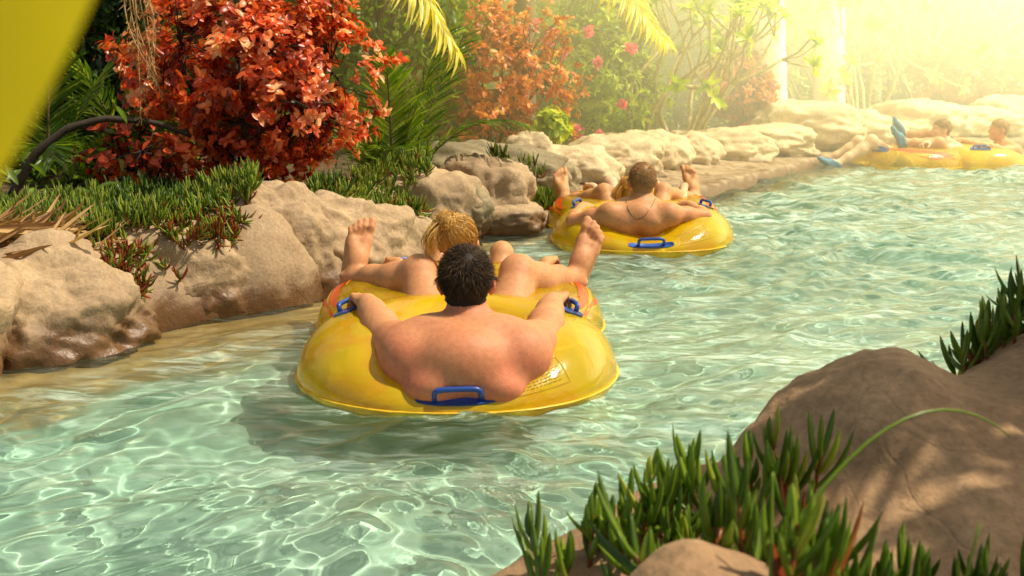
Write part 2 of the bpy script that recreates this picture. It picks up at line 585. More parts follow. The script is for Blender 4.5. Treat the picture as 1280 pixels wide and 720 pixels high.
# ------------------------------------------------------------------ bodies: smooth-blended distance field -> one continuous mesh
class Field:
    def __init__(self):
        self.pr = []

    def cone(self, a, b, ra, rb, k=0.03, op='u'):
        self.pr.append(('c', np.array(a, float), np.array(b, float), ra, rb, k, op))

    def ell(self, c, r, axes=None, k=0.03, op='u'):
        A = np.eye(3) if axes is None else np.array([list(x) for x in axes], float)
        self.pr.append(('e', np.array(c, float), np.array(r, float), A, None, k, op))

    def chain(self, pts, rad, k):
        for i in range(len(pts) - 1): self.cone(pts[i], pts[i + 1], rad[i], rad[i + 1], k)

    def bounds(self):
        lo, hi = [], []
        for p in self.pr:
            if p[6] != 'u': continue
            if p[0] == 'c':
                m = max(p[3], p[4]); lo.append(np.minimum(p[1], p[2]) - m); hi.append(np.maximum(p[1], p[2]) + m)
            else:
                lo.append(p[1] - p[2].max()); hi.append(p[1] + p[2].max())
        return np.min(lo, 0) - 0.03, np.max(hi, 0) + 0.03

    def mesh(self, res):
        lo, hi = self.bounds()
        n = np.ceil((hi - lo) / res).astype(int) + 1
        BIG = 0.12
        F = np.full(tuple(n), BIG, np.float32)
        for ty, a, b, c, d, k, op in self.pr:
            if ty == 'c':
                m = max(c, d) + k + 0.025
                l0, h0 = np.minimum(a, b) - m, np.maximum(a, b) + m
            else:
                m = k + 0.025
                rr = np.sqrt(((c * b[:, None]) ** 2).sum(0))
                l0, h0 = a - rr - m, a + rr + m
            i0 = np.clip(np.floor((l0 - lo) / res).astype(int), 0, n)
            i1 = np.clip(np.ceil((h0 - lo) / res).astype(int) + 1, 0, n)
            if (i1 <= i0).any(): continue
            ax = [(lo[q] + res * np.arange(i0[q], i1[q])).astype(np.float32) for q in range(3)]
            X, Y, Z = np.meshgrid(*ax, indexing='ij', copy=False)
            if ty == 'c':
                ba = (b - a)
                bb = max(float(ba @ ba), 1e-9)
                px, py, pz = X - a[0], Y - a[1], Z - a[2]
                h = np.clip((px * ba[0] + py * ba[1] + pz * ba[2]) / bb, 0, 1)
                D = np.sqrt((px - h * ba[0]) ** 2 + (py - h * ba[1]) ** 2 + (pz - h * ba[2]) ** 2) - (c + (d - c) * h)
            else:
                px, py, pz = X - a[0], Y - a[1], Z - a[2]
                q = [(px * c[i][0] + py * c[i][1] + pz * c[i][2]) for i in range(3)]
                k0 = np.sqrt(sum((q[i] / b[i]) ** 2 for i in range(3)))
                k1 = np.sqrt(sum((q[i] / b[i] ** 2) ** 2 for i in range(3))) + 1e-9
                D = k0 * (k0 - 1) / k1
            sl = tuple(slice(i0[q], i1[q]) for q in range(3))
            G = F[sl]
            if op == 'u':
                h = np.maximum(k - np.abs(G - D), 0) / k
                F[sl] = np.minimum(G, D) - h * h * k * 0.25
            else:
                h = np.maximum(k - np.abs(G + D), 0) / k
                F[sl] = np.maximum(G, -D) + h * h * k * 0.25
        return surface_nets(F, lo, res)


def surface_nets(F, lo, res):
    s = F < 0
    nx, ny, nz = F.shape
    cnt = np.zeros((nx - 1, ny - 1, nz - 1), np.int8)
    for dx in (0, 1):
        for dy in (0, 1):
            for dz in (0, 1):
                cnt += s[dx:nx - 1 + dx, dy:ny - 1 + dy, dz:nz - 1 + dz]
    I = np.argwhere((cnt > 0) & (cnt < 8))
    idx = np.full(cnt.shape, -1, np.int64)
    idx[I[:, 0], I[:, 1], I[:, 2]] = np.arange(len(I))
    acc = np.zeros((len(I), 3))
    num = np.zeros(len(I))
    cor = [(0, 0, 0), (1, 0, 0), (0, 1, 0), (1, 1, 0), (0, 0, 1), (1, 0, 1), (0, 1, 1), (1, 1, 1)]
    val = [F[I[:, 0] + c[0], I[:, 1] + c[1], I[:, 2] + c[2]].astype(float) for c in cor]
    for a in range(8):
        for b in range(a + 1, 8):
            df = np.abs(np.array(cor[a]) - np.array(cor[b]))
            if df.sum() != 1: continue
            m = (val[a] < 0) != (val[b] < 0)
            t = val[a][m] / (val[a][m] - val[b][m])
            acc[m] += np.array(cor[a]) + t[:, None] * (np.array(cor[b]) - np.array(cor[a]))
            num[m] += 1
    V = lo + res * (I + acc / num[:, None])
    faces = []
    for ax in range(3):
        sa = [slice(1, -1)] * 3
        sb = [slice(1, -1)] * 3
        sa[ax] = slice(0, -1)
        sb[ax] = slice(1, None)
        A, B = s[tuple(sa)], s[tuple(sb)]
        E = np.argwhere(A != B)
        if not len(E): continue
        flip = A[E[:, 0], E[:, 1], E[:, 2]]
        e = E.copy()
        o = [q for q in range(3) if q != ax]
        e[:, o[0]] += 1
        e[:, o[1]] += 1
        q = []
        for d0, d1 in ((-1, -1), (0, -1), (0, 0), (-1, 0)):
            c = e.copy()
            c[:, o[0]] += d0
            c[:, o[1]] += d1
            q.append(idx[c[:, 0], c[:, 1], c[:, 2]])
        f = np.stack(q, 1)
        if ax == 1: flip = ~flip
        f = np.where(flip[:, None], f, f[:, ::-1])
        faces.append(f[(f >= 0).all(1)])
    return V, np.concatenate(faces)


def unit(v):
    v = np.array(v, float)
    return v / max(np.linalg.norm(v), 1e-9)


def A3(v): return np.array(tuple(v), float)


def skin_mat(name, base, red, rough=0.5, red_amt=0.6):
    m, n, l, b, out = newmat(name)
    g = n.new('ShaderNodeNewGeometry')
    v1 = noise(n, l, 7, 4, 0.6)
    v2 = noise(n, l, 55, 4, 0.6)
    at = nd(n, 'ShaderNodeAttribute', attribute_name='tint')
    f = mathn(n, l, 'MULTIPLY', mathn(n, l, 'ADD', mrange(n, l, v1, 0.35, 0.65, 0.45, 1.0), 0), at.outputs['Fac'])
    c = mixc(n, l, mathn(n, l, 'MULTIPLY', f, red_amt), base, red)
    c = mixc(n, l, 1.0, c, mrange_col(n, l, v2, 0.86, 1.12), 'MULTIPLY')
    # moles
    vo = n.new('ShaderNodeTexVoronoi')
    vo.inputs['Scale'].default_value = 17
    tcn = n.new('ShaderNodeTexCoord')
    l.new(tcn.outputs['Object'], vo.inputs['Vector'])
    mole = mrange(n, l, vo.outputs['Distance'], 0.02, 0.055, 0.5, 0.0)
    c = mixc(n, l, mole, c, (base[0] * .4, base[1] * .3, base[2] * .25))
    l.new(c, b.inputs['Base Color'])
    b.inputs['Roughness'].default_value = rough
    b.inputs['Specular IOR Level'].default_value = 0.35
    b.inputs['Subsurface Weight'].default_value = 0.1
    b.inputs['Subsurface Radius'].default_value = (0.02, 0.008, 0.004)
    b.inputs['Subsurface Scale'].default_value = 0.6
    h = noise(n, l, 240, 3, 0.6)
    n1 = bump(n, l, h, 0.35, 0.0025, None)
    bump(n, l, noise(n, l, 26, 3), 0.12, 0.006, b.inputs['Normal'], n1)
    return m


M['skin_red'] = skin_mat('sunburnt_skin', (0.55, 0.25, 0.11), (0.62, 0.145, 0.085), 0.55, 1.0)
M['skin_tan'] = skin_mat('tanned_skin', (0.54, 0.265, 0.105), (0.58, 0.20, 0.09), 0.52)
M['skin_fair'] = skin_mat('fair_skin', (0.66, 0.41, 0.25), (0.66, 0.31, 0.19))


def hair_mat(name, stops, rough=0.4):
    m, n, l, b, out = newmat(name)
    a = nd(n, 'ShaderNodeAttribute', attribute_name='tint')
    r = ramp(n, stops)
    l.new(a.outputs['Fac'], r.inputs[0])
    l.new(r.outputs[0], b.inputs['Base Color'])
    b.inputs['Roughness'].default_value = rough
    b.inputs['Specular IOR Level'].default_value = 0.25
    return m


M['hair_black'] = hair_mat('black_brown_hair', [(0, (0.012, 0.007, 0.004)), (0.6, (0.04, 0.02, 0.008)), (1, (0.17, 0.085, 0.03))], 0.62)
M['hair_ginger'] = hair_mat('brown_ginger_hair', [(0, (0.15, 0.07, 0.024)), (0.6, (0.36, 0.19, 0.07)), (1, (0.56, 0.34, 0.14))], 0.45)
M['hair_blond'] = hair_mat('blond_hair', [(0, (0.24, 0.10, 0.02)), (0.5, (0.58, 0.31, 0.06)), (1, (0.85, 0.58, 0.20))], 0.35)
M['hair_brown'] = hair_mat('brown_hair', [(0, (0.03, 0.014, 0.006)), (0.6, (0.11, 0.055, 0.02)), (1, (0.24, 0.13, 0.05))], 0.42)
M['shorts'] = simple('swim_shorts_cloth', (0.02, 0.03, 0.07), 0.8, 0.2, 30, 0.3, 200)
M['bikini'] = simple('bikini_cloth', (0.03, 0.03, 0.035), 0.7, 0.2, 30, 0.2, 200)
M['cord'] = simple('necklace_cord', (0.03, 0.018, 0.012), 0.6, 0.1)
M['eye'] = simple('eye_white', (0.75, 0.72, 0.68), 0.2, 0.05)
M['iris'] = simple('eye_iris', (0.05, 0.03, 0.02), 0.2, 0.05)


def shoe_mat():
    m, n, l, b, out = newmat('water_shoe_mesh')
    wv = n.new('ShaderNodeTexWave')
    wv.inputs['Scale'].default_value = 18
    wv.inputs['Distortion'].default_value = 1.5
    t = n.new('ShaderNodeTexCoord')
    l.new(t.outputs['Object'], wv.inputs['Vector'])
    c = mixc(n, l, mrange(n, l, wv.outputs['Fac'], 0.45, 0.6), (0.06, 0.25, 0.40), (0.02, 0.055, 0.12))
    l.new(c, b.inputs['Base Color'])
    b.inputs['Roughness'].default_value = 0.6
    return m


M['shoe'] = shoe_mat()


def orient(f, u):
    f = unit(f)
    u = unit(np.array(u, float) - f * np.dot(u, f))
    r = np.cross(f, u)
    return r, f, u


def add_hand(fd, W, d, palm, s=1.0, side=1, curl=1.0):
    """W wrist, d finger direction, palm = direction the palm faces; side: +1 if thumb lies at cross(d, palm)"""
    d = unit(d)
    palm = unit(np.array(palm, float) - d * np.dot(palm, d))
    t = np.cross(d, palm) * side
    Ax = [t, d, palm]
    fd.ell(W + d * 0.048 * s, np.array([0.041, 0.052, 0.018]) * s, Ax, 0.014)
    fd.cone(W, W + d * 0.03 * s, 0.026 * s, 0.026 * s, 0.02)
    for q, (off, ln, adv) in enumerate(((0.030, 0.072, 0.092), (0.010, 0.080, 0.098), (-0.011, 0.074, 0.094), (-0.031, 0.058, 0.084))):
        p = W + t * off * s + d * adv * s * 0.92
        fd.cone(W + t * off * 0.75 * s + d * 0.05 * s, p, 0.0125 * s, 0.0105 * s, 0.008)
        fd.ell(p - palm * 0.004 * s, np.array([0.0115] * 3) * s, None, 0.006)
        ang = 0.0
        r = 0.0100 * s
        for seg, (fr, bend) in enumerate(((0.46, 0.75), (0.30, 1.15), (0.24, 0.6))):
            ang += bend * curl
            v = d * math.cos(ang) + palm * math.sin(ang)
            p2 = p + v * ln * fr * s * 1.12
            fd.cone(p, p2, r, r * 0.9, 0.004)
            p, r = p2, r * 0.9
    b0 = W + t * 0.026 * s + d * 0.022 * s + palm * 0.006 * s
    b1 = b0 + (t * 0.75 + d * 0.45 + palm * 0.5) * 0.040 * s
    b2 = b1 + (t * 0.05 + d * 0.65 + palm * 0.75) * 0.034 * s
    b3 = b2 + (-t * 0.45 + d * 0.45 + palm * 0.75) * 0.026 * s
    fd.chain([b0, b1, b2, b3], [0.017 * s, 0.0125 * s, 0.011 * s, 0.0095 * s], 0.006)


def add_foot(fd, A, toe, sole, med, s=1.0, fat=0.0, toes=True):
    """A ankle centre; toe direction; sole normal (towards the ground of the foot); med = direction of the big toe side"""
    t = unit(toe)
    n = unit(np.array(sole, float) - t * np.dot(sole, t))
    m = np.cross(t, n)
    if np.dot(m, med) < 0: m = -m
    f = fat
    fd.ell(A + n * 0.040 * s - t * 0.038 * s, (np.array([0.031, 0.038, 0.036]) + f) * s, [m, t, n], 0.022)          # heel
    fd.cone(A + n * 0.002 * s, A + n * 0.018 * s + t * 0.07 * s, (0.036 + f) * s, (0.028 + f) * s, 0.025)      # instep
    fd.cone(A + n * 0.018 * s + t * 0.06 * s + m * 0.006 * s, A + n * 0.044 * s + t * 0.135 * s + m * 0.022 * s, (0.028 + f) * s, (0.019 + f) * s, 0.02)
    fd.cone(A + n * 0.018 * s + t * 0.06 * s - m * 0.004 * s, A + n * 0.046 * s + t * 0.122 * s - m * 0.026 * s, (0.027 + f) * s, (0.017 + f) * s, 0.02)
    fd.cone(A + n * 0.050 * s - t * 0.03 * s - m * 0.014 * s, A + n * 0.050 * s + t * 0.10 * s - m * 0.026 * s, (0.021 + f) * s, (0.018 + f) * s, 0.02)
    fd.cone(A + n * 0.045 * s + t * 0.125 * s + m * 0.022 * s, A + n * 0.047 * s + t * 0.118 * s - m * 0.024 * s, (0.018 + f) * s, (0.016 + f) * s, 0.012)
    fd.ell(A + m * 0.034 * s + n * 0.002 * s, np.array([0.014] * 3) * s, None, 0.015)                        # ankle bones
    fd.ell(A - m * 0.034 * s + n * 0.010 * s, np.array([0.014] * 3) * s, None, 0.015)
    if not toes:
        fd.cone(A + n * 0.045 * s + t * 0.13 * s + m * 0.02 * s, A + n * 0.047 * s + t * 0.185 * s + m * 0.012 * s, (0.02 + f) * s, (0.014 + f) * s, 0.02)
        fd.cone(A + n * 0.047 * s + t * 0.12 * s - m * 0.02 * s, A + n * 0.048 * s + t * 0.165 * s - m * 0.018 * s, (0.018 + f) * s, (0.013 + f) * s, 0.02)
        return
    for off, b0, ln, r in ((0.026, 0.140, 0.052, 0.0140), (0.006, 0.142, 0.048, 0.0098), (-0.009, 0.138, 0.043, 0.0092), (-0.022, 0.131, 0.037, 0.0088), (-0.034, 0.122, 0.032, 0.0085)):
        p0 = A + n * 0.044 * s + t * b0 * s + m * off * s
        p1 = p0 + (t * 0.62 - n * 0.04 + m * (off * 1.3)) * ln * s
        p2 = p1 + (t * 0.40 + n * 0.22 + m * (off * 1.3)) * ln * s
        fd.chain([p0, p1, p2], [r * 0.86 * s, r * 0.88 * s, r * 1.0 * s], 0.004)


def head_frame(J):
    return orient(J['face'], J['head_up'])


def add_head(fd, J, s=1.0):
    r, f, u = head_frame(J)
    c = J['head']
    a = [r, f, u]
    e = lambda x, y, z, rr, k=0.015, op='u': fd.ell(c + (r * x + f * y + u * z) * s, np.array(rr) * s, a, k, op)
    e(0, -0.008, 0.03, (0.076, 0.094, 0.084), 0.02)
    e(0, -0.045, 0.0, (0.062, 0.05, 0.06), 0.03)
    e(0, 0.028, -0.045, (0.058, 0.058, 0.066), 0.03)
    e(0, 0.055, -0.085, (0.03, 0.03, 0.024), 0.03)
    e(0, 0.075, 0.028, (0.055, 0.02, 0.014), 0.02)
    fd.cone(c + (f * 0.086 + u * 0.012) * s, c + (f * 0.108 - u * 0.026) * s, 0.009 * s, 0.013 * s, 0.014)
    e(0, 0.088, -0.032, (0.017, 0.012, 0.009), 0.008)
    for sx in (-1, 1):
        e(sx * 0.031, 0.088, 0.006, (0.016, 0.012, 0.010), 0.012, 's')
        e(sx * 0.045, 0.066, -0.025, (0.022, 0.02, 0.016), 0.025)
        e(sx * 0.078, -0.012, -0.012, (0.009, 0.020, 0.032), 0.008)
        e(sx * 0.088, -0.018, -0.002, (0.006, 0.017, 0.024), 0.006)
    e(0, 0.084, -0.058, (0.022, 0.010, 0.006), 0.008)
    e(0, 0.082, -0.068, (0.019, 0.010, 0.007), 0.008)


def build_person(name, J, label, group, res=0.006, skin='skin_tan', hair=None, female=False, shoes=False, build=1.0, size=1.0, eyes=True, bottom=None, red_fn=None, hand_curl=1.0, arm=1.0):
    """J: joint positions in the world (shL shR elL elR wrL wrR hipL hipR knL knR anL anR neck chest pelvis head ...)"""
    J = {k: (A3(v) if not isinstance(v, (float, int)) else v) for k, v in J.items()}
    s = size
    B = build * s
    FOOT = 1.2 if not shoes else 1.06
    fd = Field()
    r = unit(J['shR'] - J['shL'])
    up = unit(J['neck'] - J['pelvis'])
    r = unit(r - up * np.dot(r, up))
    fr = np.cross(up, r)
    T = [r, fr, up]
    ch = J['chest']
    fd.ell(ch, np.array([0.172, 0.128, 0.20]) * B, T, 0.06)
    fd.ell(ch + up * 0.05 * s - fr * 0.03 * s, np.array([0.19, 0.10, 0.11]) * B, T, 0.06)
    mid = (ch * 0.4 + J['pelvis'] * 0.6)
    fd.ell(mid, np.array([0.155, 0.125, 0.16]) * B, T, 0.08)
    fd.ell(J['pelvis'], np.array([0.168, 0.125, 0.12]) * B, T, 0.06)
    sh = (J['shL'] + J['shR']) / 2
    fd.cone(J['shL'], sh - up * 0.01, 0.066 * B, 0.078 * B, 0.045)
    fd.cone(J['shR'], sh - up * 0.01, 0.066 * B, 0.078 * B, 0.045)
    nb = J['neck']
    for q in ('shL', 'shR'):
        fd.cone(nb + unit(J['head'] - nb) * 0.02, J[q] * 0.6 + nb * 0.4 + up * 0.0, 0.045 * B, 0.042 * B, 0.04)
        sg = -1 if q == 'shL' else 1
        fd.ell(ch + r * sg * 0.095 * B - fr * 0.082 * B + up * 0.085, np.array([0.066, 0.045, 0.085]) * B, T, 0.05)
        fd.ell(J[q] - r * sg * 0.0, np.array([0.078, 0.08, 0.082]) * B, T, 0.04)
        if female: fd.ell(ch + r * sg * 0.075 * s + fr * 0.105 * s + up * 0.03, np.array([0.062, 0.055, 0.062]) * s, T, 0.03)
        else: fd.ell(ch + r * sg * 0.08 * B + fr * 0.09 * B + up * 0.06, np.array([0.085, 0.05, 0.07]) * B, T, 0.05)
    # spine furrow
    fd.cone(ch - fr * 0.141 * B + up * 0.17, ch - fr * 0.137 * B - up * 0.12, 0.015, 0.015, 0.05, 's')
    # neck and head
    hr, hf, hu = head_frame(J)
    fd.cone(nb - up * 0.03, J['head'] - hu * 0.035 * s - hf * 0.018 * s, 0.068 * (B if not female else s * 0.82), 0.056 * s, 0.03)
    add_head(fd, J, s * 0.95)
    for sd_, sg in (('L', -1), ('R', 1)):
        a, b, c = J['sh' + sd_], J['el' + sd_], J['wr' + sd_]
        mA = (a + b) / 2
        thin = 0.84 if female else arm
        fd.chain([a, mA, b], [0.062 * B * thin, 0.055 * B * thin, 0.043 * B * thin], 0.03)
        m1 = b + (c - b) * 0.3
        fd.chain([b, m1, b + (c - b) * 0.75, c], [0.042 * B * thin, 0.046 * B * thin, 0.034 * B * thin, 0.027 * B * thin], 0.025)
        hd = J.get('hd' + sd_, c - b)
        pl = J.get('palm' + sd_, np.array([0, 0, -1.0]))
        d0 = unit(hd)
        p0 = unit(np.array(pl, float) - d0 * np.dot(pl, d0))
        tdir = np.cross(d0, p0)
        want = J.get('thumb' + sd_, np.array([1.0 * -sg, 0, 0]))
        add_hand(fd, c, d0, p0, s, 1 if np.dot(tdir, want) > 0 else -1, hand_curl)
        h, k, an = J['hip' + sd_], J['kn' + sd_], J['an' + sd_]
        thin = 0.95 if female else 1.0
        fd.chain([h, h + (k - h) * 0.45, k], [0.098 * B * thin, 0.083 * B * thin, 0.058 * B * thin], 0.05)
        sdv = unit(an - k)
        back = unit((h - k) - sdv * np.dot(h - k, sdv))
        fd.ell(k - back * 0.015, np.array([0.052] * 3) * B, None, 0.03)
        fd.chain([k, k + (an - k) * 0.32 + back * 0.016 * B, k + (an - k) * 0.7 + back * 0.004, an],
                 [0.056 * B * thin, 0.059 * B * thin, 0.044 * B * thin, 0.036 * s * thin], 0.03)
        toe = J.get('toe' + sd_, None)
        sole = J.get('sole' + sd_, sdv)
        med = J.get('med' + sd_, np.array([-sg, 0, 0.0]))
        J['_foot' + sd_] = (an, toe, sole, med)
        add_foot(fd, an, toe, sole, med, s * FOOT, toes=res < 0.009)
    V, F = fd.mesh(res)
    root = empty(name, tuple(J['pelvis']), label, 'person', group)
    rel = (V - ch)
    red = np.clip(1.0 - np.abs((rel @ up) - 0.05) / 0.3, 0, 1) * np.clip(0.75 - (rel @ fr) * 4, 0, 1)
    red = np.clip(red * 1.4, 0, 1)
    hz = (V - J['head']) @ hu
    red = np.maximum(red, np.where(np.linalg.norm((V - J['head']), axis=1) < 0.14, 0.7, 0))
    body = mesh('body', V, F, M[skin], root, True, red)
    sm = body.modifiers.new('smooth', 'SMOOTH')
    sm.factor = 0.5
    sm.iterations = 3 if res < 0.009 else 1
    J['_bvh'] = BVHTree.FromPolygons([tuple(v) for v in V], [tuple(int(q) for q in f) for f in F])
    if hair: hair(root, J, s * 0.95)
    if eyes:
        for sx in (-1, 1):
            b = Bag()
            c = J['head'] + (hr * sx * 0.031 + hf * 0.078 + hu * 0.006) * s
            a = np.linspace(0, math.pi, 9)[:, None]
            ph = np.arange(12)[None] * math.pi / 6
            nn = (np.cos(a) * np.ones_like(ph))[..., None] * hf + (np.sin(a) * np.cos(ph))[..., None] * hr + (np.sin(a) * np.sin(ph))[..., None] * hu
            VV = (c + nn * 0.0125 * s).reshape(-1, 3)
            ii = np.arange(8)[:, None] * 12
            jj = np.arange(12)[None]
            FF = np.stack([ii + jj, ii + 12 + jj, ii + 12 + (jj + 1) % 12, ii + (jj + 1) % 12], -1).reshape(-1, 4)
            b.add(VV[:], FF[:24], mi=1)
            b.add(VV[:], FF[24:], mi=0)
            b.build('eye', [M['eye'], M['iris']], root)
    # swimwear over hips and upper thighs
    g = Field()
    e = 0.008
    g.ell(J['pelvis'], (np.array([0.168, 0.125, 0.12]) * B + e), T, 0.06)
    frac = 0.16 if female else 0.34
    for q in ('L', 'R'):
        h, k = J['hip' + q], J['kn' + q]
        g.cone(h, h + (k - h) * frac, 0.098 * B + e, (0.098 - 0.034 * frac) * B + e, 0.05)
    V2, F2 = g.mesh(max(res, 0.008))
    mesh('bikini_bottom' if female else 'swim_shorts', V2, F2, M['bikini'] if female else M['shorts'], root)
    if female:
        g = Field()
        for sg in (-1, 1):
            g.ell(ch + r * sg * 0.075 * s + fr * 0.108 * s + up * 0.03, np.array([0.058, 0.055, 0.055]) * s, T, 0.02)
        V2, F2 = g.mesh(0.008)
        mesh('bikini_top', V2, F2, M['bikini'], root)
    if shoes:
        for q in ('L', 'R'):
            g = Field()
            an, toe, sole, med = J['_foot' + q]
            add_foot(g, an, toe, sole, med, s * 1.06, 0.006, False)
            V2, F2 = g.mesh(0.008)
            # cut the shoe open at the ankle
            t = unit(toe); nn = unit(sole - t * np.dot(sole, t))
            cen = V2[F2].mean(1)
            keep = ((cen - an) @ nn) > -0.012
            mesh('water_shoe', V2, F2[keep], M['shoe'], root)
    root['J'] = 0
    del root['J']
    return root, body, J


# ---------------------------------------------------------------- hair
def scalp_ok(d):
    """d in the head frame (right, front, up); True where short hair grows"""
    x, y, z = d[:, 0], d[:, 1], d[:, 2]
    lim = np.where(y > 0.1, 0.05 + 0.55 * np.clip(y, 0, 1), -0.12 - 0.95 * np.clip(-y + 0.05, 0, 0.8))
    lim = np.where((np.abs(x) > 0.66) & (y < 0.3) & (y > -0.5), np.maximum(lim, 0.12), lim)
    return z > lim


def head_shell(J, s, d, off):
    r, f, u = head_frame(J)
    c = J['head']
    # union of the two back ellipsoids of the skull, radially
    def rad(cc, rr):
        o = -np.array(cc)
        A = ((d / rr) ** 2).sum(1)
        Bq = 2 * (d * o / np.array(rr) ** 2).sum(1)
        C = ((o / rr) ** 2).sum() - 1
        return (-Bq + np.sqrt(np.maximum(Bq * Bq - 4 * A * C, 0))) / (2 * A)
    k = np.maximum(rad((0, -0.008, 0.03), np.array((0.076, 0.094, 0.084))), rad((0, -0.045, 0.0), np.array((0.062, 0.05, 0.06))) * 1.0)
    neck = np.clip((-d[:, 2] - 0.55) * 3, 0, 1) * np.clip(-d[:, 1], 0, 1)
    if J.get('_bvh') is not None:
        wd = d[:, :1] * r + d[:, 1:2] * f + d[:, 2:] * u
        k = np.array(k)
        for i in range(len(d)):
            o = c + wd[i] * 0.19 * s
            h = J['_bvh'].ray_cast(Vector(o), Vector(-wd[i]), 0.3)
            if h[0] is not None: k[i] = min(max((0.19 * s - h[3]) / s, k[i]), k[i] + 0.02)
    q = d * ((k + off) * s)[:, None]
    return c + q[:, :1] * r + q[:, 1:2] * f + q[:, 2:] * u


def strands(b, pts, width, tint):
    """pts (n,k,3): ribbons turned at random around their own direction"""
    n, k, _ = pts.shape
    tan = nrm(pts[:, -1] - pts[:, 0])
    rnd = rand_dirs(n, RNG)
    side = nrm(np.cross(tan, rnd))
    wd = np.linspace(1, 0.25, k)[None, :, None] * np.broadcast_to(np.asarray(width, float), (n,))[:, None, None] * 0.5
    V = np.stack([pts - side[:, None] * wd, pts + side[:, None] * wd], 2).reshape(-1, 3)
    i = np.arange(n)[:, None] * (2 * k) + np.arange(k - 1)[None] * 2
    F = np.stack([i, i + 1, i + 3, i + 2], -1).reshape(-1, 4)
    T = np.broadcast_to(np.asarray(tint)[:, None] * np.ones((1, k)) + np.linspace(-0.1, 0.15, k)[None], (n, k))
    b.add(V, F, np.clip(np.repeat(T.reshape(-1), 2), 0, 1))


def ico(sub):
    bm = bmesh.new()
    bmesh.ops.create_icosphere(bm, subdivisions=sub, radius=1)
    V = np.array([v.co[:] for v in bm.verts])
    F = np.array([[v.index for v in f.verts] for f in bm.faces])
    bm.free()
    return V, F


def short_hair(mat, L=0.018, n=13000, width=0.0013, thin=0.0, cap=0.12):
    def go(root, J, s):
        b = Bag()
        V, F = ico(5)
        ok = scalp_ok(V)
        f = F[ok[F].all(1)]
        W = head_shell(J, s, V, 0.002)
        b.add(W, f, cap)
        d = rand_dirs(n, RNG)
        d = d[scalp_ok(d)]
        m = len(d)
        fade = np.clip((d[:, 2] + 0.62) / 0.75, 0.14, 1.0)
        r, fr, u = head_frame(J)
        base = head_shell(J, s, d, 0.001)
        crown = unit((0.12, -0.55, 0.83))
        away = d - crown
        away = nrm(away - d * (away * d).sum(1, keepdims=True))
        sw = np.cross(d, away)
        g = nrm(d * 0.62 + away * 0.9 + sw * 0.3 + RNG.normal(size=(m, 3)) * 0.26)
        cn = np.linalg.norm(d - crown, axis=1)
        g = np.where((cn < 0.09)[:, None], nrm(away * 1.0 + d * 0.25), g)
        g = g[:, :1] * r + g[:, 1:2] * fr + g[:, 2:] * u
        nn = d[:, :1] * r + d[:, 1:2] * fr + d[:, 2:] * u
        ln = L * s * fade * (0.7 + 0.5 * RNG.random(m))
        t = np.array([0, 0.5, 1.0])
        pts = base[:, None] + g[:, None] * (ln[:, None] * t)[..., None] - nn[:, None] * (ln[:, None] * 0.22 * t * t)[..., None]
        keep = RNG.random(m) > thin * np.exp(-(cn / 0.10) ** 2)
        strands(b, pts[keep], width * (0.8 + 0.5 * RNG.random(keep.sum())), RNG.random(keep.sum()) ** 1.1)
        b.build('hair', M[mat], root)
    return go


